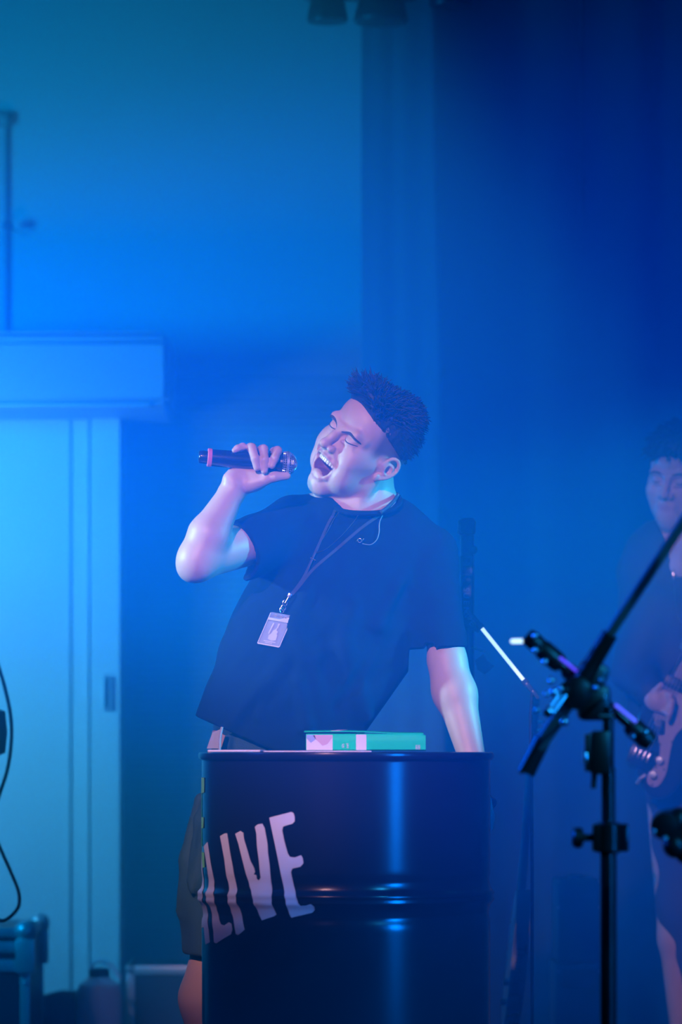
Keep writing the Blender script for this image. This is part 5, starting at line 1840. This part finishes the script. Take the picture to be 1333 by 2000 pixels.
def jacket_field():
    F = Field([(0.62, 1.26, 0.005)], [(9.74, 10.30, 0.006)], [(0.80, 1.46, 0.005)])
    p = lambda a, b, d: v3(W(a, b, d))
    fl = (np.array([0, 1, 0]), 0.64)
    F.cap(p(1350, 1130, 10.05), p(1362, 1300, 10.05), 0.185, 0.18, 0.03, flat=fl)
    F.cap(p(1362, 1300, 10.05), p(1366, 1470, 10.05), 0.18, 0.18, 0.03, flat=fl)
    F.cap(p(1345, 1095, 10.05), p(1282, 1118, 10.05), 0.064, 0.070, 0.03)
    F.cap(p(1282, 1118, 10.05), p(1240, 1310, 9.98), 0.066, 0.054, 0.03)
    F.cap(p(1240, 1310, 9.98), p(1270, 1352, 9.88), 0.054, 0.040, 0.02)
    F.cap(p(1420, 1095, 10.05), p(1500, 1250, 10.0), 0.07, 0.06, 0.03)
    F.cap(p(1500, 1250, 10.0), p(1545, 1200, 9.9), 0.055, 0.042, 0.02)
    X, Y, Z = np.meshgrid(*F.ax, indexing='ij', sparse=True)
    F.F += (0.004 * np.sin(40 * X + 30 * Z) * np.sin(35 * Z - 20 * X)).astype(np.float32)
    F.cap(p(1340, 1030, 10.0), p(1340, 1075, 9.98), 0.066, 0.055, 0.01, 'sub')
    # open neck with the pale shirt inside
    F.cap(p(1335, 1060, 9.90), p(1322, 1100, 9.87), 0.040, 0.012, 0.008, 'sub')
    F.cut(p(0, 1500, 10), (0, 0, -1))
    return F


m_jack = mat('dark jacket cloth', (0.018, 0.02, 0.026), 0.7, noise=0.1, nscale=40)
jk = link('jacket', jacket_field().mesh('jacket', 1), m_jack, bp_)
BVJ = BVHTree.FromObject(jk, bpy.context.evaluated_depsgraph_get())
F = Field([(0.76, 0.98, 0.005)], [(9.84, 10.12, 0.005)], [(1.22, 1.46, 0.005)])
F.cap(v3(W(1345, 1078, 10.02)), v3(W(1332, 1110, 9.985)), 0.066, 0.055, 0.01)
link('inner_shirt', F.mesh('inner_shirt'), mat('pale inner shirt', (0.5, 0.46, 0.5), 0.8), bp_)
zp = []
for (a, b_) in ((1317, 1105), (1317, 1125), (1319, 1150), (1320, 1180), (1324, 1200), (1330, 1216)):
    h, _ = hit(BVJ, a, b_, ORG[jk.name], 9.88)
    zp.append(h + Vector((0, -0.003, 0)))
MB().tube(zp, 0.0016, 8).obj('zip', m_sil, bp_)
MB().box(zp[1], (0.006, 0.004, 0.018), bev=0.001).obj('zip_pull', m_chrome, bp_)
F = Field([(0.60, 1.24, 0.007)], [(9.86, 10.26, 0.007)], [(0.03, 0.90, 0.007)])
p = lambda a, b, d: v3(W(a, b, d))
for sx, kx, ax_ in ((1340, 1352, 1400), (1410, 1425, 1440)):
    F.cap(p(sx, 1500, 10.05), p(kx, 1780, 10.02), 0.105, 0.085, 0.03)
    F.cap(p(kx, 1780, 10.02), p(ax_, 2100, 10.06), 0.085, 0.06, 0.03)
X, Y, Z = np.meshgrid(*F.ax, indexing='ij', sparse=True)
F.F += (0.004 * np.sin(28 * Z + 30 * X) * np.sin(22 * Z - 15 * X)).astype(np.float32)
link('trousers', F.mesh('trousers'), mat('slate trousers', (0.035, 0.05, 0.08), 0.85, noise=0.1, nscale=30), bp_)
for dx in (1420, 1455):
    q = W(dx, 0, 10.0)
    F = Field([(q.x - 0.1, q.x + 0.1, 0.008)], [(9.74, 10.14, 0.008)], [(-0.01, 0.14, 0.008)])
    F.cap((q.x, 10.06, 0.045), (q.x, 9.87, 0.042), 0.044, 0.040, 0.02)
    F.cut((0, 0, 0.002), (0, 0, -1))
    link('shoe', F.mesh('shoe'), m_black, bp_)
# hair of the bass player
b = MB()
r = random.Random(5)
F = Field([(GC[0] - 0.12, GC[0] + 0.12, 0.004)], [(GC[1] - 0.14, GC[1] + 0.14, 0.004)], [(GC[2] - 0.04, GC[2] + 0.19, 0.004)])
Pg = lambda f, l, u: GC + qg @ np.array([f, l, u])
F.ell(Pg(-0.012, 0, 0.060), (0.100, 0.080, 0.086), qg)
F.ell(Pg(0.03, 0, 0.090), (0.060, 0.066, 0.050), qg, 0.02)
F.cut(Pg(0.074, 0, 0.062), qg @ np.array([0.85, 0, -0.52]), k=0.006)
F.cut(Pg(0, 0, 0.02), qg @ np.array([0.2, 0, -0.98]), k=0.006)
link('hair', F.mesh('hair'), m_hair, bp_)
for i in range(500):
    th, ph = r.uniform(0, 2 * math.pi), math.acos(r.uniform(0.1, 1))
    d = (math.sin(ph) * math.cos(th), math.sin(ph) * math.sin(th), math.cos(ph))
    p0 = Vector((-0.012 + 0.1 * d[0], 0.08 * d[1], 0.065 + 0.088 * d[2]))
    if p0.x > 0.06 and p0.z < 0.075:
        continue
    L = r.uniform(0.012, 0.030)
    dv_ = Vector((d[0] + 0.3, d[1], d[2] * 0.8 + r.uniform(-.3, .5))).normalized()
    pts = [p0, p0 + dv_ * L * .5, p0 + dv_ * L + Vector((0.01, 0, -0.008))]
    b.tube([Vector(Pg(*q)) for q in pts], [0.003, 0.0025, 0.0003], 4, caps=False)
b.obj('hair_locks', m_hair, bp_, auto=None)
BVG = BVHTree.FromObject(bb, bpy.context.evaluated_depsgraph_get())
for sd in (-1, 1):
    face_line('eyebrow', [(0.1, sd * 0.012, 0.038), (0.1, sd * 0.034, 0.043), (0.085, sd * 0.052, 0.036)], 0.003, m_brow, bp_, -0.001, GC, qg, BVG)
    face_line('eyelashes', [(0.1, sd * 0.018, 0.019), (0.1, sd * 0.032, 0.016), (0.085, sd * 0.046, 0.020)], 0.0014, m_lash, bp_, -0.0004, GC, qg, BVG)

# ---- bass guitar
QD = 9.86
bg = empty('bass_guitar', tuple(W(1320, 1430, QD)), 'dark bass guitar with pale pickguard held by the musician at the right edge', 'bass guitar')
m_bbody = mat('dark glossy bass body', (0.012, 0.02, 0.025), 0.25, coat=0.5)
m_pg = mat('pale pickguard', (0.50, 0.42, 0.46), 0.35)


def outline(pp, n=5):
    q = curve_pts([Vector((a, b_)) for a, b_ in pp + [pp[0]]], n)[:-1]
    return [W(v.x, v.y, QD) for v in q]


def slabo(name, pp, t, m, dy=0.0, bev=0.0, n=5):
    P_ = [q + Vector((0, dy, 0)) for q in outline(pp, n)]
    bm = bmesh.new()
    A = [bm.verts.new(q) for q in P_]
    B = [bm.verts.new(q + Vector((0, t, 0))) for q in P_]
    bm.faces.new(A)
    bm.faces.new(B[::-1])
    N = len(P_)
    for k in range(N):
        bm.faces.new((A[k], B[k], B[(k + 1) % N], A[(k + 1) % N]))
    bmesh.ops.recalc_face_normals(bm, faces=bm.faces)
    if bev:
        es = [e for e in bm.edges if abs(e.verts[0].co.y - e.verts[1].co.y) < 1e-6]
        bmesh.ops.bevel(bm, geom=es, offset=bev, segments=3, affect='EDGES')
    me = bpy.data.meshes.new(name)
    bm.to_mesh(me)
    bm.free()
    return link(name, me, m, bg, auto=40)


slabo('body', [(1352, 1262), (1318, 1300), (1296, 1330), (1262, 1362), (1240, 1420), (1241, 1480), (1254, 1528), (1276, 1558), (1306, 1556), (1330, 1528), (1350, 1485), (1385, 1455), (1420, 1415), (1430, 1360), (1410, 1300), (1390, 1290), (1380, 1330), (1362, 1335), (1368, 1280)], 0.042, m_bbody, 0.0, 0.006)
slabo('pickguard', [(1340, 1276), (1316, 1320), (1304, 1333), (1288, 1343), (1285, 1370), (1278, 1398), (1285, 1434), (1290, 1460), (1288, 1483), (1281, 1497), (1267, 1512), (1265, 1528), (1276, 1537), (1288, 1533), (1298, 1518), (1304, 1500), (1312, 1456), (1321, 1435), (1333, 1423), (1355, 1412), (1370, 1380), (1362, 1345), (1352, 1310), (1352, 1288)], 0.002, m_pg, -0.0025, n=3)
for (a, c) in ((1331, 1291), (1304, 1332), (1291, 1454), (1313, 1449), (1283, 1499), (1298, 1503), (1275, 1533)):
    MB().lathe([(0.0026, 0), (0.0024, 0.0015), (0.0005, 0.0018)], W(a, c, QD - 0.003), (0, -1, 0), 10).obj('pickguard_screw', m_blackmetal, bg)
t_ = (W(1333, 1300, QD) - W(1255, 1470, QD)).normalized()
s_ = Vector((t_.z, 0, -t_.x))
M3 = Matrix((t_, Vector((0, 1, 0)), s_)).transposed()
MB().box(W(1326, 1338, QD - 0.008), (0.030, 0.014, 0.075), M3, bev=0.004).obj('neck_pickup', m_black, bg)
MB().box(W(1289, 1376, QD - 0.008), (0.022, 0.014, 0.060), M3, bev=0.004).box(W(1291, 1420, QD - 0.008), (0.020, 0.012, 0.036), Matrix.Rotation(0.1, 3, 'Y'), bev=0.004).obj('bridge_pickup', m_black, bg)
for k in range(4):
    o_ = s_ * (0.009 * (k - 1.5))
    MB().tube([W(1252, 1478, QD - 0.014) + o_, W(1420, 1110, QD - 0.016) + o_], 0.0009, 6).obj('string', m_chrome, bg)
    MB().ball(W(1325, 1340, QD - 0.017) + o_, 0.0017, 8, 6).obj('pole_piece', m_chrome, bg)
MB().box(W(1253, 1478, QD - 0.006), (0.05, 0.008, 0.062), M3, bev=0.002).obj('bridge_plate', m_blackmetal, bg)
r = random.Random(3)
for k in range(4):
    o_ = s_ * (0.012 * (k - 1.5))
    MB().box(W(1255, 1474, QD - 0.014) + o_, (0.026, 0.007, 0.006), M3, bev=0.0015).obj('bridge_saddle', m_chrome, bg)
for (a, c) in ((1290, 1485), (1277, 1513)):
    MB().lathe([(0.0095, 0), (0.0095, 0.012), (0.0085, 0.015), (0.0, 0.0155)], W(a, c, QD - 0.003), (-0.2, -1, 0), 20).obj('control_knob', m_chrome, bg)
MB().tube([W(1262, 1514, QD - 0.008), W(1252, 1520, QD - 0.01), W(1245, 1530, QD)], 0.0045, 8).obj('jack_plug', m_alu, bg)
q0 = W(1345, 1275, QD - 0.002)
q1 = W(1425, 1100, QD - 0.002)
MB().tube([q0, q1], 0.026, 14).obj('neck', m_neck, bg)
for i in range(8):
    c = q0 + (q1 - q0) * (0.06 + i * 0.12)
    MB().box(c + Vector((0, -0.0262, 0)), (0.002, 0.002, 0.04), M3).obj('fret', m_chrome, bg)

# ---------------------------------------------------------------- haze over the stage
hz = bpy.data.materials.new('stage haze')
hz.use_nodes = True
nt = hz.node_tree
for n in list(nt.nodes):
    if n.type != 'OUTPUT_MATERIAL':
        nt.nodes.remove(n)
vs_ = nt.nodes.new('ShaderNodeVolumeScatter')
HC_ = (0.012, 0.60, 1.0)
vs_.inputs['Color'].default_value = (*HC_, 1)
vs_.inputs['Density'].default_value = HAZE
vs_.inputs['Anisotropy'].default_value = 0.0
va_ = nt.nodes.new('ShaderNodeVolumeAbsorption')
va_.inputs['Color'].default_value = (*HC_, 1)
va_.inputs['Density'].default_value = HAZE
ad_ = nt.nodes.new('ShaderNodeAddShader')
nt.links.new(vs_.outputs[0], ad_.inputs[0])
nt.links.new(va_.outputs[0], ad_.inputs[1])
nt.links.new(ad_.outputs[0], [n for n in nt.nodes if n.type == 'OUTPUT_MATERIAL'][0].inputs['Volume'])
o = MB().box((0, (HAZE_Y0 + 11.98) / 2, 1.96), (8.3, 11.98 - HAZE_Y0, 3.9)).obj('haze', hz, smooth=False)
tag(o, 'thin stage haze filling the air around the musicians', 'haze', kind='stuff')
